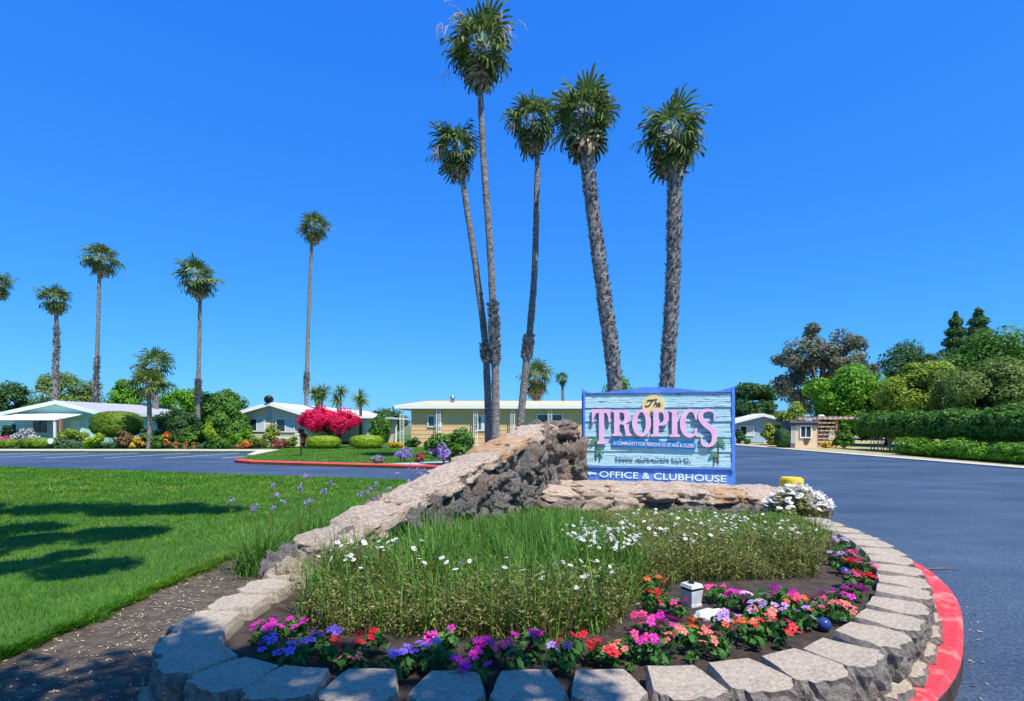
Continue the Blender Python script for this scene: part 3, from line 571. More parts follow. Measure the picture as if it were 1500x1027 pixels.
for i, px in enumerate((258, 271, 284)):
    d = 32.6; t = thing('flower_pot', ['leftmost', 'middle', 'rightmost'][i] + ' of three terracotta pots with orange flowers', 'flower pot', (PX(px, 0, d).x, d, .1), 0, 'orange flower pots')
    bm = bmesh.new(); bmesh.ops.create_cone(bm, cap_ends=True, segments=14, radius1=.13, radius2=.19, depth=.3, matrix=Matrix.Translation((0, 0, .15))); bmesh.ops.create_cone(bm, cap_ends=True, segments=14, radius1=.21, radius2=.21, depth=.05, matrix=Matrix.Translation((0, 0, .31))); link('pot', bmmesh(bm), m_pot, t); t.scale = (.62,) * 3
    v, f = crown_np((0, 0, .5), (.28, .28, .2), 8, 350, .05, i); link('flowers', npmesh('fl', v, f), L['orange'], t)
bm = bmesh.new(); bmesh.ops.create_cone(bm, cap_ends=True, segments=20, radius1=.17, radius2=.17, depth=.05, matrix=Matrix.Rotation(R(90), 4, 'X')); dsk = thing('garden_disc', 'small round white disc ornament at the end of the clipped awning hedge', 'ornament', (PX(74, 0, 32.9).x, 32.9, .1)); link('disc', bmmesh(bm), m_white, dsk, (0, 0, .45)); box('stake', -.02, .02, .0, .03, -.05, .3, m_dark, dsk)
box('awning_prop', 1.75, 1.87, -2.0, -1.88, -.05, 1.85, m_redwood, hA)
# lamp post on the far lawn, gravel bed plants
d = 25; t = thing('lamp_post', 'short black post lamp standing on the far lawn', 'lamp', (PX(441, 0, d).x, d, .1))
bm = bmesh.new(); bmesh.ops.create_cone(bm, cap_ends=True, segments=10, radius1=.03, radius2=.03, depth=1.1, matrix=Matrix.Translation((0, 0, .5))); link('post', bmmesh(bm), m_dark, t)
bm = bmesh.new(); bmesh.ops.create_cone(bm, cap_ends=True, segments=12, radius1=.12, radius2=.14, depth=.18, matrix=Matrix.Translation((0, 0, 1.14))); bmesh.ops.create_cone(bm, cap_ends=True, segments=12, radius1=.2, radius2=.03, depth=.1, matrix=Matrix.Translation((0, 0, 1.29))); link('lamp_head', bmmesh(bm), m_dark, t)
lv = shrub('lavender_shrub', 'green shrub with lilac flowers in the gravel bed behind the rock wall', 662, 624, 98, 19.6, L['mid'], n=7000, size=.065, basez=.12)
v, f = crown_np((.1, -.35, .5), (1.1, .7, .45), 14, 700, .04, 5, .25); link('blossoms', npmesh('bl', v, f), m_lilac, lv)
shrub('silver_shrub', 'small grey mounded shrub on the far lawn edge', 553, 667, 26, 20.6, L['silver'], n=1500, size=.04)
shrub('rust_shrub', 'small reddish mound at the gravel bed', 614, 661, 24, 20.6, L['rust'], n=1200, size=.035, basez=.12)
shrub('lavender_shrub', 'low lilac flowers at the left tip of the gravel bed', 592, 655, 34, 21.5, m_lilac, n=500, size=.04, basez=.12)
shrub('leafy_shrub', 'dark low shrub against the tan house wall left end', 606, 640, 26, 35.2, L['dark'], n=900, size=.08)

# ---------------------------------------------------------------- sign
def to2d(strokes): return strokes
def curve_mesh(splines, ext, bev=0):
    cu = bpy.data.curves.new('c', 'CURVE'); cu.dimensions = '2D'; cu.fill_mode = 'BOTH'; cu.extrude = ext; cu.bevel_depth = bev
    for s in splines:
        sp = cu.splines.new('POLY'); sp.points.add(len(s) - 1); sp.use_cyclic_u = True
        for p, q in zip(sp.points, s): p.co = (q[0], q[1], 0, 1)
    o = bpy.data.objects.new('tmp', cu); COL.objects.link(o); bpy.context.view_layer.update()
    me = bpy.data.meshes.new_from_object(o.evaluated_get(bpy.context.evaluated_depsgraph_get())); bpy.data.objects.remove(o); return me
def text_mesh(txt, w, h, ext, off=.012):
    cu = bpy.data.curves.new('t', 'FONT'); cu.body = txt; cu.extrude = ext; cu.offset = off
    o = bpy.data.objects.new('tmp', cu); COL.objects.link(o); bpy.context.view_layer.update()
    me = bpy.data.meshes.new_from_object(o.evaluated_get(bpy.context.evaluated_depsgraph_get())); bpy.data.objects.remove(o)
    a = np.array([v.co for v in me.vertices]); mn = a.min(0); sz = a.max(0) - mn
    for v in me.vertices: v.co = ((v.co.x - mn[0]) / sz[0] * w, (v.co.y - mn[1]) / sz[1] * h, v.co.z)
    return me
def ell(cx, cy, rx, ry, n=28, a0=0, a1=360): return [(cx + rx * math.cos(R(a0 + (a1 - a0) * i / n)), cy + ry * math.sin(R(a0 + (a1 - a0) * i / n))) for i in range(n + (a1 - a0 < 360))]
def thick(pts, wid):
    P = smooth_poly(pts, 8, False); n = len(P); Lf = []; Rt = []
    for i, p in enumerate(P):
        t = (P[min(i + 1, n - 1)] - P[max(i - 1, 0)]).normalized(); u = i / (n - 1) * (len(wid) - 1); k = min(int(u), len(wid) - 2); w = wid[k] + (wid[k + 1] - wid[k]) * (u - k)
        nn = Vector((-t.y, t.x)) * w / 2; Lf.append((p.x + nn.x, p.y + nn.y)); Rt.append((p.x - nn.x, p.y - nn.y))
    return Lf + Rt[::-1]
K = .00171                                             # metres per unit of the sign drawing
SL = Vector((1.18, 9.2, 0)); SR = Vector((3.57, 8.75, 0)); mid = (SL + SR) / 2; ang = math.atan2(SR.y - SL.y, SR.x - SL.x)
sg = thing('entrance_sign', 'weathered blue wooden entrance sign with pink raised letters on the rock ledge', 'sign', (mid.x, mid.y, .12), ang); SZ = .39
def uv(x, y): return ((x - 722) * K, (1000 - y) * K + SZ)
def put(name, me, mat, y, parent=None, side=None):     # a sign drawing mesh (x,y plane) stood upright with its front at -y
    me.materials.clear(); me.materials.append(mat)
    if side is not None:
        me.materials.append(side); me.update()
        for p in me.polygons: p.material_index = 0 if abs(p.normal.z) > .7 else 1
    o = link(name, me, None, parent or sg, (0, y, 0), (R(90), 0, 0)); return o
topc = [(10, 35), (45, 62), (100, 82), (170, 80), (300, 72), (450, 52), (560, 36), (680, 30), (800, 36), (950, 52), (1100, 70), (1200, 78), (1290, 74), (1350, 58), (1405, 38)]
prof = [uv(10, 1100)] + [uv(1432, 1100)] + [uv(1428, 38)] + [uv(x, y) for x, y in topc[::-1]][1:]
put('backboard', curve_mesh([prof], .05), m_signblue, 0)
inn = [(45, 790), (1395, 815)]
N = 15; y_ = 92; hts = [42, 48, 55, 40, 52, 46, 58, 44, 50, 42, 55, 46, 48, 40, 60]; sc = (795 - 92) / sum(hts)
for i, h in enumerate(hts):
    y0 = y_; y1 = y_ + h * sc; y_ = y1; x0, x1 = uv(42, y0)[0], uv(1393, y0)[0]; za = uv(0, y1)[1]; zb = uv(0, y0)[1]; dp = .052 + .007 * ((i * 7) % 3)
    box('plank', x0, x1, -dp - .012, -.05, za + .003, zb - .003, m_plank, sg, .004)
for nm, x0, x1, y0, y1 in (('frame_rail', 24, 42, 70, 800), ('frame_rail', 1394, 1416, 70, 826), ('frame_rail', 43, 1393, 797, 812)):
    a, b = uv(x0, y1), uv(x1, y0); box(nm, a[0], b[0], -.085, -.051, a[1], b[1], m_signblue, sg, .004)
tr = [uv(x, y + 4) for x, y in topc[1:-1]] + [uv(x, 91) for x in (1390, 45)]
put('frame_top', curve_mesh([tr], .018), m_signblue, -.068)
YF = -.088
put('sun_disc', curve_mesh([[uv(*p) for p in ell(690, 212, 106, 100)]], .012), m_signsun, YF + .006)
for q, w in (([(625, 180), (640, 160), (680, 158), (722, 150)], [5, 9, 6]), ([(680, 158), (665, 190), (640, 214), (610, 210)], [9, 10, 4]), ([(722, 150), (705, 185), (690, 214)], [5, 8, 7]), ([(697, 200), (712, 186), (722, 190), (716, 214), (726, 212)], [4, 7, 7, 4]), ([(731, 202), (750, 194), (748, 184), (736, 190), (732, 208), (745, 215), (765, 204)], [4, 6, 6, 8, 7, 4])): put('script_stroke', curve_mesh([[uv(*p) for p in thick(q, w)]], .004), m_ink, YF - .012)
Lt = {}
Lt['T'] = [[(110, 245), (285, 245), (285, 370), (270, 370), (262, 310), (248, 280), (226, 278), (226, 545), (245, 560), (245, 578), (160, 578), (160, 560), (178, 545), (178, 278), (150, 280), (134, 310), (126, 370), (110, 370)]]
Lt['R'] = [[(300, 252), (420, 252), (452, 262), (470, 290), (470, 335), (458, 368), (432, 382), (450, 400), (466, 470), (484, 484), (484, 500), (432, 500), (415, 400), (400, 388), (372, 388), (372, 478), (388, 486), (388, 500), (300, 500), (300, 486), (322, 478), (322, 274), (300, 268)], [(372, 275), (400, 275), (416, 290), (420, 320), (416, 350), (400, 366), (372, 366)]]
Lt['O'] = [ell(578, 376, 88, 130), ell(578, 376, 40, 104)]
Lt['P'] = [[(672, 252), (780, 252), (812, 264), (828, 300), (828, 345), (812, 385), (780, 400), (736, 400), (736, 480), (758, 488), (758, 504), (666, 504), (666, 488), (688, 480), (688, 274), (672, 268)], [(736, 276), (765, 276), (780, 292), (784, 322), (780, 356), (765, 374), (736, 374)]]
Lt['I'] = [[(836, 252), (926, 252), (926, 268), (906, 276), (906, 482), (928, 490), (928, 508), (836, 508), (836, 490), (858, 482), (858, 276), (836, 268)]]
Lt['C'] = [ell(1018, 380, 88, 134, 24, -55, -305 + 0)[:0] + [(1018 + 88 * math.cos(R(a)), 380 + 134 * math.sin(R(a))) for a in range(58, 303, 7)] + [(1066, 262), (1084, 250), (1084, 345), (1070, 345), (1058, 300)] + [(1030 + 50 * math.cos(R(a)), 380 + 108 * math.sin(R(a))) for a in range(290, 68, -7)] + [(1060, 470), (1070, 425), (1084, 425), (1084, 500)]]
Lt['S'] = [thick([(1236, 345), (1236, 280), (1190, 258), (1130, 275), (1118, 330), (1160, 390), (1222, 440), (1240, 500), (1222, 570), (1170, 590), (1130, 570), (1124, 505)], [10, 14, 22, 36, 46, 50, 54, 46, 34, 24, 16, 12])]
for ch, sp in Lt.items():
    o = put('letter', curve_mesh([[uv(*p) for p in s] for s in sp], .016, .003), m_pink, YF - .014, None, m_letedge); o['label'] = 'raised pink letter ' + ch
a = uv(302, 630); put('banner', curve_mesh([[uv(*p) for p in [(302, 548), (312, 540), (1062, 566), (1076, 578), (1076, 618), (1064, 630), (312, 604), (302, 594)]]], .012), m_banner, YF)
def textline(txt, x0, x1, yb, h, mat, y, tilt=0):
    p = uv(x0, yb); me = text_mesh(txt, (x1 - x0) * K, h * K, .004 if mat is not m_worn else .009, .012 if mat is not m_worn else .02); nv = len(me.vertices); par = list(range(nv))
    def find(a):
        while par[a] != a: par[a] = par[par[a]]; a = par[a]
        return a
    for e in me.edges: par[find(e.vertices[0])] = find(e.vertices[1])
    isl_ = {}
    for q in me.polygons: isl_.setdefault(find(q.vertices[0]), []).append(list(q.vertices))
    for fs in isl_.values():                          # every character its own raised piece
        ids = sorted({i for q in fs for i in q}); mp = {a: b for b, a in enumerate(ids)}; m2 = bpy.data.meshes.new('letter'); m2.from_pydata([me.vertices[i].co[:] for i in ids], [], [[mp[i] for i in q] for q in fs])
        o = put('letter', m2, mat, y); o.location = (p[0], y, p[1]); o.rotation_euler = (R(90), R(tilt), 0)
textline('A COMMUNITY FOR PERSONS 55 OF AGE & OLDER', 314, 1062, 588, 34, m_white, YF - .016, 1.6)
textline('33000 ALMADEN BLVD.', 340, 1040, 726, 50, m_worn, YF - .006, .8)
textline('OFFICE & CLUBHOUSE', 180, 1350, 905, 62, m_pale, -.056, 1.2)
put('arrow', curve_mesh([[uv(*p) for p in [(62, 868), (92, 842), (92, 856), (150, 862), (150, 880), (92, 876), (92, 892)]]], .006), m_pale, -.054)
for cx, cy, s in ((148, 600, 1), (1275, 610, 1.1)):
    g = []; 
    for bx, by, hh in ((cx, cy - 35 * s, 150 * s), (cx + 34 * s * (1 if cx < 700 else -1), cy + 70 * s, 60 * s)):
        put('carved_trunk', curve_mesh([[uv(*p) for p in thick([(bx - 2, by), (bx + 4, by + hh * .5), (bx, by + hh + 20)], [7, 9, 11])]], .006), m_strunk, YF + .004)
        fs = []
        for k in range(9):
            a = R(200 - k * 27 + 10); r = 62 * s * (1 if hh > 80 else .62); e = (bx + r * math.cos(a), by - r * .75 * math.sin(a) + r * .3)
            q = (bx + r * .55 * math.cos(a), by - r * .75 * math.sin(a) * .8 - 6); fs.append([uv(*p) for p in thick([(bx + 5 * math.cos(a), by - 5 * math.sin(a)), q, e], [3, 17 * s, 3])])
        for k, s_ in enumerate(fs): put('carved_leaf', curve_mesh([s_], .004 + .0006 * k), m_sgreen, YF - .006)

# ---------------------------------------------------------------- rock wall
def stone_mesh(seed, sub=3, rough=.22, flat=1):
    bm = bmesh.new(); bmesh.ops.create_icosphere(bm, subdivisions=sub, radius=1); o = Vector((seed * 7.3, seed * 3.1, seed * 1.7))
    for v in bm.verts:
        c = v.co.copy(); c = Vector([math.copysign(abs(q) ** .7, q) for q in c]); k = 1 + rough * mnoise.noise(c * 1.1 + o) * 1.3 + rough * .8 * (abs(mnoise.noise(c * 2.6 + o)) * 2 - .5) + rough * .35 * mnoise.noise(c * 6 + o) + rough * .2 * mnoise.noise(c * 13 + o)
        v.co = c * k * .82
    return bmmesh(bm, 'stone', True)
STN = [stone_mesh(i + 1, 4, .34) for i in range(9)]; CAPS = [stone_mesh(i + 31, 4, .2) for i in range(5)]
STM = {}
def stone(parent, i, mat, loc, sc, rot, name='stone', caps=False):
    key = (i, mat.name, caps)
    if key not in STM:
        me = (CAPS if caps else STN)[i].copy(); me.materials.append(mat); STM[key] = me
    return link(name, STM[key], None, parent, loc, rot, sc)
A = Vector((-1.72, 4.35)); B = Vector((.55, 9.1)); dr = (B - A).normalized(); nr = Vector((dr.y, -dr.x)); LN = (B - A).length
rw = thing('rock_wall', 'craggy sloping rock wall rising from the flower bed to the left side of the sign', 'rock wall', (A.x, A.y, .1))
rg = random.Random(3)
def topz(u): return .36 + 1.02 * min(1, u / .93) ** .95 if u < .93 else 1.38
bm = bmesh.new(); pr = []
for k in range(13):
    u = k / 12; c = dr * LN * u; z = topz(u) - .12; pr.append([bm.verts.new((c.x + nr.x * s, c.y + nr.y * s, zz)) for s, zz in ((.2, -.1), (.12, z), (-.22, z), (-.26, -.1))])
for p, q in zip(pr, pr[1:]):
    for k in range(3): bm.faces.new((p[k], p[k + 1], q[k + 1], q[k]))
bm.faces.new(pr[0]); bm.faces.new(pr[-1][::-1]); bmesh.ops.recalc_face_normals(bm, faces=bm.faces); link('core', bmmesh(bm), m_mortar, rw)
u = 0.02; k = 0
while u < .99:                                         # cap slabs climbing the slope
    ln = rg.uniform(.09, .15); c = dr * LN * (u + ln / 2); z = topz(u + ln / 2) - .02; sl = math.atan2(topz(min(1, u + ln)) - topz(u), ln * LN) if u < .9 else 0
    stone(rw, k % 5, m_cap2 if k in (6, 7) else m_cap, (c.x + nr.x * .0, c.y + nr.y * .0, z), (ln * LN * .66, .34, .13), (0, -sl, math.atan2(dr.y, dr.x)), 'cap_stone', True); u += ln * .82; k += 1
for row in range(6):
    u = .02
    while u < 1.0:
        s = rg.uniform(.15, .27); z = .02 + row * .23 + rg.uniform(-.04, .04)
        if z < topz(u) - .14:
            c = dr * LN * u; off = .16 + rg.uniform(-.03, .06)
            stone(rw, rg.randrange(9), rg.choice((m_rock, m_rock, m_rock, m_rock2)), (c.x + nr.x * off, c.y + nr.y * off, z), (s * rg.uniform(.8, 1.2), s * .75, s * rg.uniform(.7, 1.25)), (rg.uniform(-.6, .6), rg.uniform(-.6, .6), rg.uniform(0, 6)))
            if row < 3: stone(rw, rg.randrange(9), m_rock, (c.x - nr.x * .22, c.y - nr.y * .22, z), (s, s * .75, s), (0, rg.uniform(-.6, .6), rg.uniform(0, 6)))
        u += s * 1.55 / LN
for x, y, z, s, mt in ((-.05, .0, .26, .17, m_cap), (-.12, -.1, .06, .22, m_cap), (.12, -.12, .04, .2, m_rock), (.1, -.06, .22, .16, m_cap)): stone(rw, rg.randrange(9), mt, (x, y, z), (s, s, s * .8), (0, 0, rg.uniform(0, 6)))
# rock pier joining the sign
rp = thing('rock_pier', 'upright stack of large stones between the sloping wall and the sign', 'rock wall', (.74, 9.22, .1))
box('core', -.5, .32, -.1, .35, -.05, 1.35, m_mortar, rp)
for x, z, sx, sz, mt in ((-.32, 1.33, .3, .2, m_rock), (.1, 1.36, .36, .21, m_rock2), (-.38, 1.05, .24, .2, m_cap), (-.02, 1.08, .2, .14, m_rock), (.25, 1.02, .26, .28, m_rock2), (-.3, .78, .3, .2, m_rock), (.12, .68, .3, .24, m_rock2), (.38, .72, .16, .2, m_rock), (-.2, .5, .26, .2, m_cap2), (-.42, .5, .2, .24, m_rock), (.28, .42, .3, .18, m_rock), (-.1, .22, .4, .22, m_rock)):
    stone(rp, rg.randrange(9), mt, (x, -.12 + rg.uniform(-.05, .03), z), (sx, .24, sz), (rg.uniform(-.3, .3), rg.uniform(-.5, .5), rg.uniform(-.3, .3)))
lg = thing('rock_ledge', 'low ledge of flat pinkish rocks in front of the sign foot', 'rock wall', (2.1, 8.2, .1))
box('core', -1.75, 1.8, -.05, .6, -.05, .3, m_mortar, lg)
x = -1.8; k = 0
while x < 1.95:
    s = rg.uniform(.26, .44); zt = .47 - .10 * max(0, x) / 1.9
    stone(lg, k % 5, m_cap2 if k == 5 else m_cap, (x + s, .12 + rg.uniform(-.06, .06), zt - .08), (s * 1.15, .42, .14), (rg.uniform(-.1, .1), rg.uniform(-.08, .08), rg.uniform(-.3, .3)), 'cap_stone', True)
    stone(lg, (k + 2) % 5, m_cap, (x + s, .52, zt - .02), (s * 1.2, .3, .12), (0, 0, rg.uniform(-.4, .4)), 'cap_stone', True)
    stone(lg, rg.randrange(9), rg.choice((m_rock, m_rock2, m_cap)), (x + s * .9, -.1, zt - .3), (s, .24, .2), (rg.uniform(-.3, .3), rg.uniform(-.3, .3), rg.uniform(-.3, .3))); x += s * 1.5; k += 1
tag(stone(None, 2, m_cap, (3.85, 7.75, .3), (.34, .26, .2), (0, .1, .4), 'boulder', True), 'pale rounded boulder at the right end of the ledge under the daisies', 'boulder')

# ---------------------------------------------------------------- retaining wall of blocks
def block_mesh(seed):
    rg = random.Random(seed); H = .19; out = [(-.115, .0), (.115, .0), (.178, -.075), (.155, -.2), (.118, -.33), (-.118, -.33), (-.155, -.2), (-.178, -.075)]
    bm = bmesh.new(); nl = 6; rings = []
    dens = []
    for i, p in enumerate(out):
        q = out[(i + 1) % 8]; m = 5 if i in (7, 0, 1) else 2
        for k in range(m): dens.append((p[0] + (q[0] - p[0]) * k / m, p[1] + (q[1] - p[1]) * k / m, i in (7, 0, 1)))
    for l in range(nl):
        z = H * l / (nl - 1); ring = []
        for x, y, fr in dens:
            e = .012 if l in (0, nl - 1) else 0; j = rg.uniform(-.016, .012) if fr else rg.uniform(-.003, .003); nx, ny = x * .6, (y + .16); ll = math.hypot(nx, ny) or 1
            ring.append(bm.verts.new((x + nx / ll * (j - e), y + ny / ll * (j - e), z + (rg.uniform(-.004, .004) if l else 0))))
        rings.append(ring)
    n = len(dens)
    for a, b in zip(rings, rings[1:]):
        for k in range(n):
            f = bm.faces.new((a[k], a[(k + 1) % n], b[(k + 1) % n], b[k])); f.material_index = 1 if dens[k][2] else 0
    bm.faces.new(rings[-1]); bm.faces.new(rings[0][::-1]); bmesh.ops.recalc_face_normals(bm, faces=bm.faces)
    me = bmmesh(bm); me.materials.append(m_block); me.materials.append(m_blockface); return me
BLK = [block_mesh(i) for i in range(5)]
gw = thing('retaining_wall', 'ring of tan concrete retaining blocks around the flower bed', 'garden wall', (0, 2.3, .1))
RING = smooth_poly([(-1.92, 4.35), (-1.97, 3.75), (-1.98, 3.2), (-1.8, 2.72), (-1.4, 2.42), (-.95, 2.3), (0, 2.27), (.6, 2.3), (1.12, 2.38), (1.6, 2.56), (2.1, 2.9), (2.6, 3.4), (3.05, 3.98), (3.45, 4.7), (3.72, 5.4), (3.86, 6.2), (3.95, 7.1)], 24, False)
def along(path, step, start=0):
    out = []; acc = -start
    for a, b in zip(path, path[1:]):
        l = (b - a).length; acc += l
        if acc >= 0: t = (b - a).normalized(); out.append((a.lerp(b, .5), t)); acc -= step
    return out
rg = random.Random(9)
for course, (z, st, of) in enumerate(((-.095, .18, .05), (.09, .0, 0))):
    for i, (p, t) in enumerate(along(RING, .366, st)):
        nn = Vector((t.y, -t.x)) * of; o = link('block', BLK[rg.randrange(5)], None, gw, (p.x + nn.x, p.y + nn.y - 2.3, z + rg.uniform(-.004, .006)), (rg.uniform(-.02, .02), rg.uniform(-.02, .02), math.atan2(t.y, t.x) + math.pi + math.pi + rg.uniform(-.05, .05)))
        o.rotation_euler.z += math.pi; o.scale = (1, 1, 1)
soil_in = [(p.x, p.y) for p in offs(RING, .12)][::6]
bedpoly = soil_in + [(3.9, 8.8), (.9, 9.2), (.3, 8.8), (-1.75, 4.5)]
struct(prism('flower_bed_soil', bedpoly, .09, .3, m_soil))

# ---------------------------------------------------------------- bed planting
PLT = [(-1.42, 3.5), (-1.1, 3.25), (.19, 3.12), (.62, 3.3), (.95, 4.0), (1.34, 4.3), (2.47, 4.45), (3.3, 5.75), (3.7, 7.3), (1, 7.75), (.3, 7.7), (-.4, 6.4), (-1.4, 4.35)]
def hmax(y): return np.interp(y, [3, 5, 6, 7, 8], [.36, .33, .23, .12, .07])
def blades(pts, h, w, lean, seed, segs=3, curl=.5):
    rg = np.random.default_rng(seed); n = len(pts); az = rg.random(n) * 6.28; d = np.stack([np.cos(az), np.sin(az), 0 * az], 1); s = np.stack([-np.sin(az + rg.normal(0, .6, n)), np.cos(az), 0 * az], 1)
    ln = (lean * np.abs(rg.normal(.6, .5, n)))[:, None]; V = []; hh = h[:, None]
    for k in range(segs + 1):
        u = k / segs; c = pts + d * ln * hh * u ** 1.7 + np.array([0, 0, 1]) * hh * (u - curl * .35 * ln * u ** 3); ww = w * (1 - u * .85)
        V += [c - s * ww, c + s * ww]
    V = np.stack(V, 1).reshape(-1, 3); base = np.arange(n)[:, None] * 2 * (segs + 1)
    Fc = np.concatenate([base + np.array([2 * k, 2 * k + 1, 2 * k + 3, 2 * k + 2]) for k in range(segs)], 0); return V, Fc
def scatter(poly, n, seed):
    rg = np.random.default_rng(seed); P = np.array([(p[0], p[1]) for p in poly]); mn, mx = P.min(0), P.max(0); q = rg.uniform(mn, mx, (n * 3, 2)); return q[inpoly(q[:, 0], q[:, 1], poly)][:n], rg
q, rg_ = scatter(PLT, 60000, 1)
ny = np.array([mnoise.noise(Vector((a * 1.3, b * 1.3, 3))) for a, b in q])
front = np.clip((q[:, 1] - 2.7 - .5 * ny * 2) / 1.5, .12, 1); hv = 1 + .75 * np.array([mnoise.noise(Vector((a * 2.6, b * 2.6, 9))) for a, b in q]); isg = (rg_.random(len(q)) < np.where(q[:, 0] < 1.0, front * .95, np.where((q[:, 0] > 1.8) & (q[:, 1] > 5.2), .6, .22)))
g = q[isg]; g = g[:16000]; h = hmax(g[:, 1]) * rg_.uniform(.6, 1.35, len(g)) * hv[isg][:16000]; p = np.c_[g, np.full(len(g), .29)]
v, f = blades(p, h, .006, .75, 2); tag(link('bed_grass', npmesh('bed_grass', v, f), m_green), 'green strappy leaves filling the flower bed below the rock wall', None, None, 'stuff')
g = q[~isg][:17000]; h = hmax(g[:, 1]) * rg_.uniform(.35, 1.1, len(g)) * .95 * hv[~isg][:17000]; p = np.c_[g, np.full(len(g), .29)]
v, f = blades(p, h, .0028, 1.15, 3, 3, .3)
n = 90000; k = rg_.integers(0, len(g), n); lp = p[k] + np.c_[rg_.normal(0, .045, (n, 2)), (h[k] * rg_.random(n) ** .6)]
v2, f2 = leaves(lp, np.tile((0, 0, .6), (n, 1)), .014, 9, .35); v, f = merge([(v, f), (v2, f2)])
tag(link('daisy_stems', npmesh('daisy_stems', v, f), m_olive), 'olive and straw coloured daisy stems in the front of the flower bed', None, None, 'stuff')
# daisies: plants with single flowers
def daisy_mesh():
    V = []; Fc = []; mi = []
    for k in range(9):
        a = k * 6.283 / 9; n = len(V)
        for r, da, z in ((.2, -.2, .05), (1, -.28, -.05), (1.08, .28, -.05), (.2, .2, .05)): V.append((r * math.cos(a + da), r * math.sin(a + da), z))
        Fc.append((n, n + 1, n + 2, n + 3)); mi.append(0)
    n = len(V)
    for a in range(4): V.append((.3 * math.cos(a * 1.57), .3 * math.sin(a * 1.57), .12))
    Fc.append((n, n + 1, n + 2, n + 3)); mi.append(1); me = npmesh('daisy_flower', V, Fc, midx=mi); me.materials.append(m_daisy); me.materials.append(m_eye); return me
DM = daisy_mesh(); rg = random.Random(12)
def daisy_plant(label, cx, cy, rx, ry, nfl, zt, grp='daisy plants in the flower bed', rs=.017, zb=.29, dome=0):
    t = thing('daisy_plant', label, 'daisy', (cx, cy, zb), 0, grp); st = []
    for k in range(nfl):
        a = rg.uniform(0, 6.283); r = math.sqrt(rg.random()); x = rx * r * math.cos(a); y = ry * r * math.sin(a); z = zt * (1 - dome * r * r) * rg.uniform(.9, 1.08)
        o = link('daisy_flower', DM, None, t, (x, y, z), (rg.gauss(-.15, .3) - .2, rg.gauss(0, .3), rg.uniform(0, 6)), rs * rg.uniform(.75, 1.2)); st.append(tube_np([(x * .7, y * .7, 0), (x, y, z - .004)], [.0025, .002], 3))
    v, f = merge(st); o = link('stem', npmesh('stem', v, f), m_olive, t); o['kind'] = 'stuff'; return t
daisy_plant('dense white daisy drift in the middle of the bed, larger lower patch', .75, 4.55, .3, .45, 120, .34)
daisy_plant('white daisies of the upper middle drift under the rock ledge', .85, 5.35, .4, .4, 75, .27)
daisy_plant('scattered white daisies on the dark left mound of the bed', -1.0, 3.9, .38, .45, 40, .38)
daisy_plant('few white daisies at the front left of the bed', -.35, 3.55, .45, .3, 14, .36)
daisy_plant('few white daisies at the front centre of the bed', .4, 3.6, .35, .35, 34, .31)
daisy_plant('white daisies between the lantern and the ledge', 1.5, 5.0, .55, .55, 100, .31)
daisy_plant('loose white daisies in the right part of the bed', 2.35, 5.4, .55, .65, 70, .28)
daisy_plant('white daisies at the back right of the bed before the ledge', 2.0, 6.4, .9, .45, 90, .2)
dq = daisy_plant('mounded bush thick with white daisies around the yellow bollard', 3.9, 7.45, .46, .34, 260, .5, 'daisy bush', .036, .22, .55)
v, f = crown_np((0, 0, .12), (.46, .36, .33), 18, 3200, .03, 6, .33); link('foliage', npmesh('fol', v, f), m_olive, dq)
yb = thing('bollard', 'short round yellow bollard rising behind the daisy bush', 'bollard', (4.02, 7.85, .1))
bm = bmesh.new(); bmesh.ops.create_cone(bm, cap_ends=True, segments=28, radius1=.16, radius2=.155, depth=.72, matrix=Matrix.Translation((0, 0, .33))); bmesh.ops.bevel(bm, geom=[e for e in bm.edges if e.calc_length() < .05 and e.verts[0].co.z > .5], offset=.02, segments=2, affect='EDGES'); link('post', bmmesh(bm, smooth=False), m_yel, yb)
# bedding plants
def petal_mesh(col, seed):
    V = []; Fc = []
    for k in range(5):
        a = k * 6.283 / 5; n = len(V)
        for r, da, z in ((.08, 0, .02), (.65, -.55, .1), (1.0, -.28, .02), (1.0, .28, .02), (.65, .55, .1)): V.append((r * math.cos(a + da), r * math.sin(a + da), z))
        Fc.append((n, n + 1, n + 2, n + 3)); Fc.append((n, n + 3, n + 4, n + 4))
    bm = bmesh.new(); vs = [bm.verts.new(v) for v in V]
    for k in range(5): bm.faces.new(vs[5 * k:5 * k + 5])
    me = bmmesh(bm, 'flower'); me.materials.append(M('petal_' + str(seed), col, rough=.5, transl=.25, var=.15, vscale=1.5)); return me
PC = dict(violet=(.3, .16, .72), magenta=(.68, .02, .4), red=(.75, .02, .03), orange=(.82, .13, .03), coral=(.85, .22, .17), pink=(.8, .07, .25), lilac=(.6, .33, .72), blush=(.85, .5, .6))
PM = {k: petal_mesh(c, k) for k, c in PC.items()}
m_imp = leafmat('impatiens_leaf', (.06, .17, .03), .45, .3)
IML = []
for i in range(4):
    v, f = crown_np((0, 0, .055), (.1, .1, .06), 9, 130, .022, 50 + i, .42, -.6, .4); me = npmesh('foliage', v, f); me.materials.append(m_imp); IML.append(me)
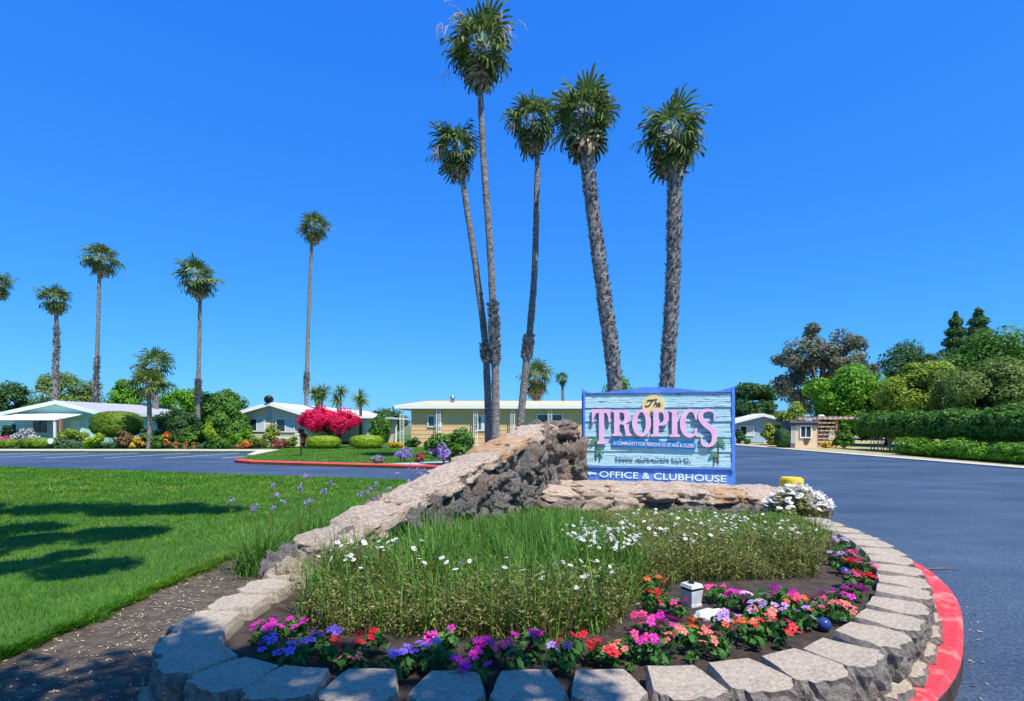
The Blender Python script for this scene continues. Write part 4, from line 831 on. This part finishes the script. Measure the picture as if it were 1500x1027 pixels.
IMP = [(400, 950, 'violet', 4), (432, 962, 'violet', 5), (395, 925, 'magenta', 4), (432, 920, 'magenta', 3), (475, 940, 'violet', 4), (505, 962, 'red', 4), (540, 945, 'red', 4), (520, 972, 'coral', 2), (580, 972, 'violet', 4), (612, 965, 'violet', 4), (650, 945, 'magenta', 3), (640, 968, 'lilac', 2), (685, 985, 'magenta', 6), (705, 955, 'magenta', 4), (748, 968, 'pink', 4), (775, 948, 'magenta', 4), (815, 965, 'lilac', 1), (848, 955, 'red', 5), (885, 960, 'red', 5), (905, 962, 'coral', 2),
       (930, 945, 'pink', 3), (955, 960, 'magenta', 5), (945, 915, 'pink', 5), (975, 920, 'magenta', 5), (1000, 945, 'coral', 4), (1020, 925, 'orange', 5), (960, 880, 'red', 4), (985, 890, 'pink', 3), (955, 860, 'orange', 2), (1045, 945, 'coral', 4), (1060, 915, 'lilac', 5), (1090, 930, 'orange', 4), (1115, 915, 'coral', 6), (1138, 930, 'red', 5), (1050, 868, 'pink', 3), (1078, 880, 'magenta', 4), (1105, 885, 'blush', 2), (1120, 900, 'lilac', 4), (1140, 878, 'magenta', 4), (1165, 885, 'pink', 5), (1170, 905, 'lilac', 3), (1178, 898, 'orange', 3), (1200, 888, 'pink', 3), (1230, 898, 'coral', 5), (1225, 880, 'magenta', 3), (1250, 868, 'magenta', 3), (1262, 850, 'red', 3), (1245, 850, 'pink', 3), (1238, 830, 'red', 3), (1258, 832, 'pink', 4), (1225, 815, 'lilac', 4), (1250, 815, 'pink', 3), (1215, 800, 'pink', 3), (1228, 792, 'lilac', 3), (1206, 780, 'blush', 2)]
IMP.sort(key=lambda a: a[0]); cnt = {}
tot = {}
for a in IMP: tot[a[2]] = tot.get(a[2], 0) + 1
ORD = ['first', 'second', 'third', 'fourth', 'fifth', 'sixth', 'seventh', 'eighth', 'ninth', 'tenth', 'eleventh', 'twelfth', 'thirteenth']
for i, (x, y, c, nf) in enumerate(IMP):
    d = GD(y + 8, .33); cnt[c] = cnt.get(c, 0) + 1
    t = thing('impatiens_plant', f'{c} impatiens plant in the flower bed, {ORD[cnt[c] - 1]} {c} one from the left', 'flower', ((x - 750) / F * d, d, .3), rg.uniform(0, 6), 'impatiens along the retaining blocks')
    s = rg.uniform(.9, 1.25); link('foliage', IML[i % 4], None, t, None, None, s)
    for k in range(nf + 4):
        a = rg.uniform(0, 6.28); r = rg.uniform(.02, .1) * s
        link('flower', PM[c], None, t, (r * math.cos(a), r * math.sin(a), (.125 - r * .35) * s + rg.uniform(0, .02)), (rg.gauss(0, .45), rg.gauss(0, .45), rg.uniform(0, 6)), rg.uniform(.022, .032))
rg_l = np.random.default_rng(21); n = 2600; yy = rg_l.uniform(2.6, 7, n); xx = rg_l.uniform(-3.1, -1.9, n)
v, f = leaves(np.c_[xx, yy, np.full(n, .118)], np.tile((0, 0, 2.), (n, 1)), .012, 8, .4)
tag(link('leaf_litter', npmesh('litter', v, f), m_dead), 'dry leaf litter scattered over the dirt strip and soil', None, None, 'stuff')
# small things in the bed
d = 3.78; ln = thing('garden_lantern', 'small grey lantern with dark band standing in the flower bed', 'lantern', (PX(1013, 0, d).x, d, .3), R(28))
bm = bmesh.new(); bmesh.ops.create_cone(bm, cap_ends=True, segments=4, radius1=.062, radius2=.075, depth=.1, matrix=Matrix.Translation((0, 0, .06)) @ Matrix.Rotation(R(45), 4, 'Z')); link('body', bmmesh(bm), m_lamp, ln)
for nm, z, h, r1, r2, mt in (('band', .12, .018, .07, .07, m_dark), ('cap', .14, .022, .08, .07, m_lamp), ('finial', .16, .025, .018, .022, m_dark), ('base', .008, .016, .07, .07, m_lamp)):
    bm = bmesh.new(); bmesh.ops.create_cone(bm, cap_ends=True, segments=4 if nm != 'finial' else 12, radius1=r1, radius2=r2, depth=h, matrix=Matrix.Translation((0, 0, z)) @ Matrix.Rotation(R(45), 4, 'Z')); link(nm, bmmesh(bm), mt, ln)
tag(stone(None, 1, m_wstone, (PX(1042, 0, 3.55).x, 3.55, .3), (.13, .09, .045), (0, 0, .3), 'flat_stone', True), 'flat white stone lying in front of the grey lantern', 'stone')
for px, y, lb in ((1207, 915, 'dark blue glass ball beside the right hand blocks'), (1237, 838, 'small dark blue ball among the pink flowers at the right')):
    bm = bmesh.new(); bmesh.ops.create_uvsphere(bm, u_segments=16, v_segments=10, radius=.042); dd = GD(y, .34); tag(link('glass_ball', bmmesh(bm, smooth=True), m_ball, None, ((px - 750) / F * dd, dd, .34)), lb, 'ball')
v, f = merge([tube_np([(0, 0, 0), (.12, -.02, .01), (.25, .01, .0), (.31, -.05, .01)], [.008, .007, .005, .003], 5), tube_np([(.22, 0, 0), (.25, .07, .02)], [.004, .002], 4)])
dd = GD(835); tag(link('twig', npmesh('twig', v, f), m_twig, None, ((1358 - 750) / F * dd, dd, .012)), 'thin dry twig lying on the asphalt beside the red kerb', 'twig')
rg = np.random.default_rng(4); P_ = []
for k in range(60):
    i = rg.integers(20, len(KO) - 15); o = KO[i]; P_.append((o.x + abs(rg.normal(0, .07)) + .01, o.y - rg.uniform(.0, .05), .012))
v, f = leaves(np.array(P_), np.tile((0, 0, 3.), (60, 1)), .016, 3); tag(link('fallen_leaves', npmesh('fallen', v, f), m_dead), 'dry fallen leaves scattered along the kerb on the asphalt', None, None, 'stuff')

# ---------------------------------------------------------------- garlic clumps left of the rock, lawn grass
def clump(label, cx, cy, n, h, spread, nst, seed):
    rg = np.random.default_rng(seed); t = thing('ornamental_grass', label, 'grass clump', (cx, cy, .11), 0, 'society garlic clumps left of the rock wall')
    p = np.c_[rg.normal(0, spread, (n, 2)), np.zeros(n)]; v, f = blades(p, h * rg.uniform(.6, 1.15, n), .006, 1.0, seed, 4, .8); link('blades', npmesh('blades', v, f), m_green, t)
    for k in range(nst):
        a = rg.normal(0, spread * 1.2, 2); b = a + rg.normal(0, .12, 2); hh = h * rg.uniform(1.15, 1.7); v, f = tube_np([(a[0], a[1], 0), ((a[0] + b[0]) / 2, (a[1] + b[1]) / 2, hh * .55), (b[0], b[1], hh)], [.004, .0035, .003], 4); s = link('flower_stalk', npmesh('stalk', v, f), m_olive, t)
        v, f = leaves(np.array([b[0], b[1], hh]) + rg.normal(0, .018, (16, 3)), rg.normal(0, 1, (16, 3)), .014, int(k)); link('flower_head', npmesh('head', v, f), m_lilac, s)
for i, (x, y, n, h, s, k, lb) in enumerate([(-2.45, 5.35, 420, .5, .12, 6, 'arching grass clump nearest the dirt strip, left of the rock wall foot'), (-2.2, 6.2, 420, .5, .16, 8, 'grass clump with lilac stalks behind the nearest clump'), (-1.75, 7.0, 420, .5, .18, 8, 'third grass clump along the back of the sloping rock'), (-1.35, 7.9, 380, .5, .18, 8, 'fourth grass clump along the back of the sloping rock'), (-1.0, 8.9, 320, .48, .18, 10, 'farthest grass clump with lilac heads before the road')]): clump(lb, x, y, n, h, s, k, 40 + i)
def lawn_blades(n, ymin, ymax, h, w, seed):
    q, rg = scatter([(-.97 * ymin - .2, ymin), (-2.9, ymin), (-1.2, ymax if ymax < 14 else 13.3), (-.97 * ymax - .2, ymax)] if False else LW, n * 6, seed)
    q = q[(q[:, 1] > ymin) & (q[:, 1] < ymax) & (q[:, 0] > -.98 * q[:, 1] - .3)][:n]; m = len(q); az = rg.random(m) * 6.28; hh = h * rg.uniform(.5, 1.2, m); p = np.c_[q, np.full(m, .155)]
    s = np.stack([np.cos(az), np.sin(az), 0 * az], 1) * w; tip = p + np.c_[rg.normal(0, .45, (m, 2)) * hh[:, None], hh]
    return np.stack([p - s, p + s, tip], 1).reshape(-1, 3), np.arange(3 * m).reshape(m, 3)
parts = [lawn_blades(230000, 2.6, 6.5, .05, .0032, 1), lawn_blades(150000, 6.5, 11, .05, .006, 2), lawn_blades(90000, 11, 20, .05, .011, 3)]
rg = np.random.default_rng(66); n = 26000; yy = rg.uniform(2.6, 8, n); xx = np.interp(yy, [1.6, 3.3, 5.6, 7.5, 10], [-3.15, -3.12, -3.05, -2.75, -1.9]) + np.abs(rg.normal(0, .03, n)) * (1 + np.sin(yy * 5) * .5 + np.sin(yy * 13) * .4) - .02
p = np.c_[xx, yy, rg.uniform(.1, .16, n)]; az = rg.random(n) * 6.28; s_ = np.stack([np.cos(az), np.sin(az), 0 * az], 1) * .0035; tip = p + np.c_[rg.normal(.02, .03, n), rg.normal(0, .03, n), rg.uniform(.0, .055, n)]
parts.append((np.stack([p - s_, p + s_, tip], 1).reshape(-1, 3), np.arange(3 * n).reshape(n, 3)))
v, f = merge(parts); tag(link('lawn_grass', npmesh('lawn_grass', v, f), m_blade), 'bright mown grass of the near lawn', None, None, 'stuff')
rg = np.random.default_rng(6); n = 60000; q = np.c_[rg.uniform(-20, 7, n), rg.uniform(18, 33, n)]; q = q[inpoly(q[:, 0], q[:, 1], [(-12.4, 26.3), (-11.1, 22.3), (-10.1, 21.6), (-4.9, 20), (-2.4, 21.9), (0, 23.8), (6.2, 22.3), (8.7, 30), (9, 33), (-13.2, 33), (-13, 31.5)])]
m = len(q); az = rg.random(m) * 6.28; s = np.stack([np.cos(az), np.sin(az), 0 * az], 1) * .014; p = np.c_[q, np.full(m, .095)]; tip = p + np.c_[rg.normal(0, .03, (m, 2)), rg.uniform(.04, .08, m)]
tag(link('far_lawn_grass', npmesh('flg', np.stack([p - s, p + s, tip], 1).reshape(-1, 3), np.arange(3 * m).reshape(m, 3)), m_blade), 'bright mown grass of the lawn beyond the cross road', None, None, 'stuff')
# tree beside the photographer whose shade lies over the lawn and the front blocks
st = thing('shade_tree', 'broadleaf tree just outside the picture that shades the front left', 'tree', (-3.4, -1.4, .1))
v, f = merge([tube_np([(0, 0, -.1), (.1, .1, 2.5), (.6, .5, 5)], [.22, .18, .12], 10), tube_np([(.1, .1, 2.5), (1.8, .8, 5), (3.6, 1.0, 6.3)], [.13, .09, .04], 8), tube_np([(.1, .1, 2.5), (-.3, 2, 5), (-.4, 4.6, 7.6)], [.13, .09, .04], 8)])
link('trunk', npmesh('trunk', v, f, True), m_bark, st)
v, f = merge([crown_np((3.7, .75, 6.4), (2.6, .95, .9), 30, 6500, .08, 1, .3), crown_np((.6, 1.1, 6.6), (2.0, 1.3, .9), 22, 5000, .08, 2, .3), crown_np((-.4, 4.5, 8.2), (2.3, .8, .5), 22, 7000, .09, 3, .34), crown_np((-.6, 6.2, 9.0), (3.0, .5, .45), 22, 5000, .09, 4, .34), crown_np((.9, 3.1, 8.0), (1.6, .6, .5), 16, 4500, .09, 5, .34)])
link('crown', npmesh('crown', v, f), L['mid'], st)
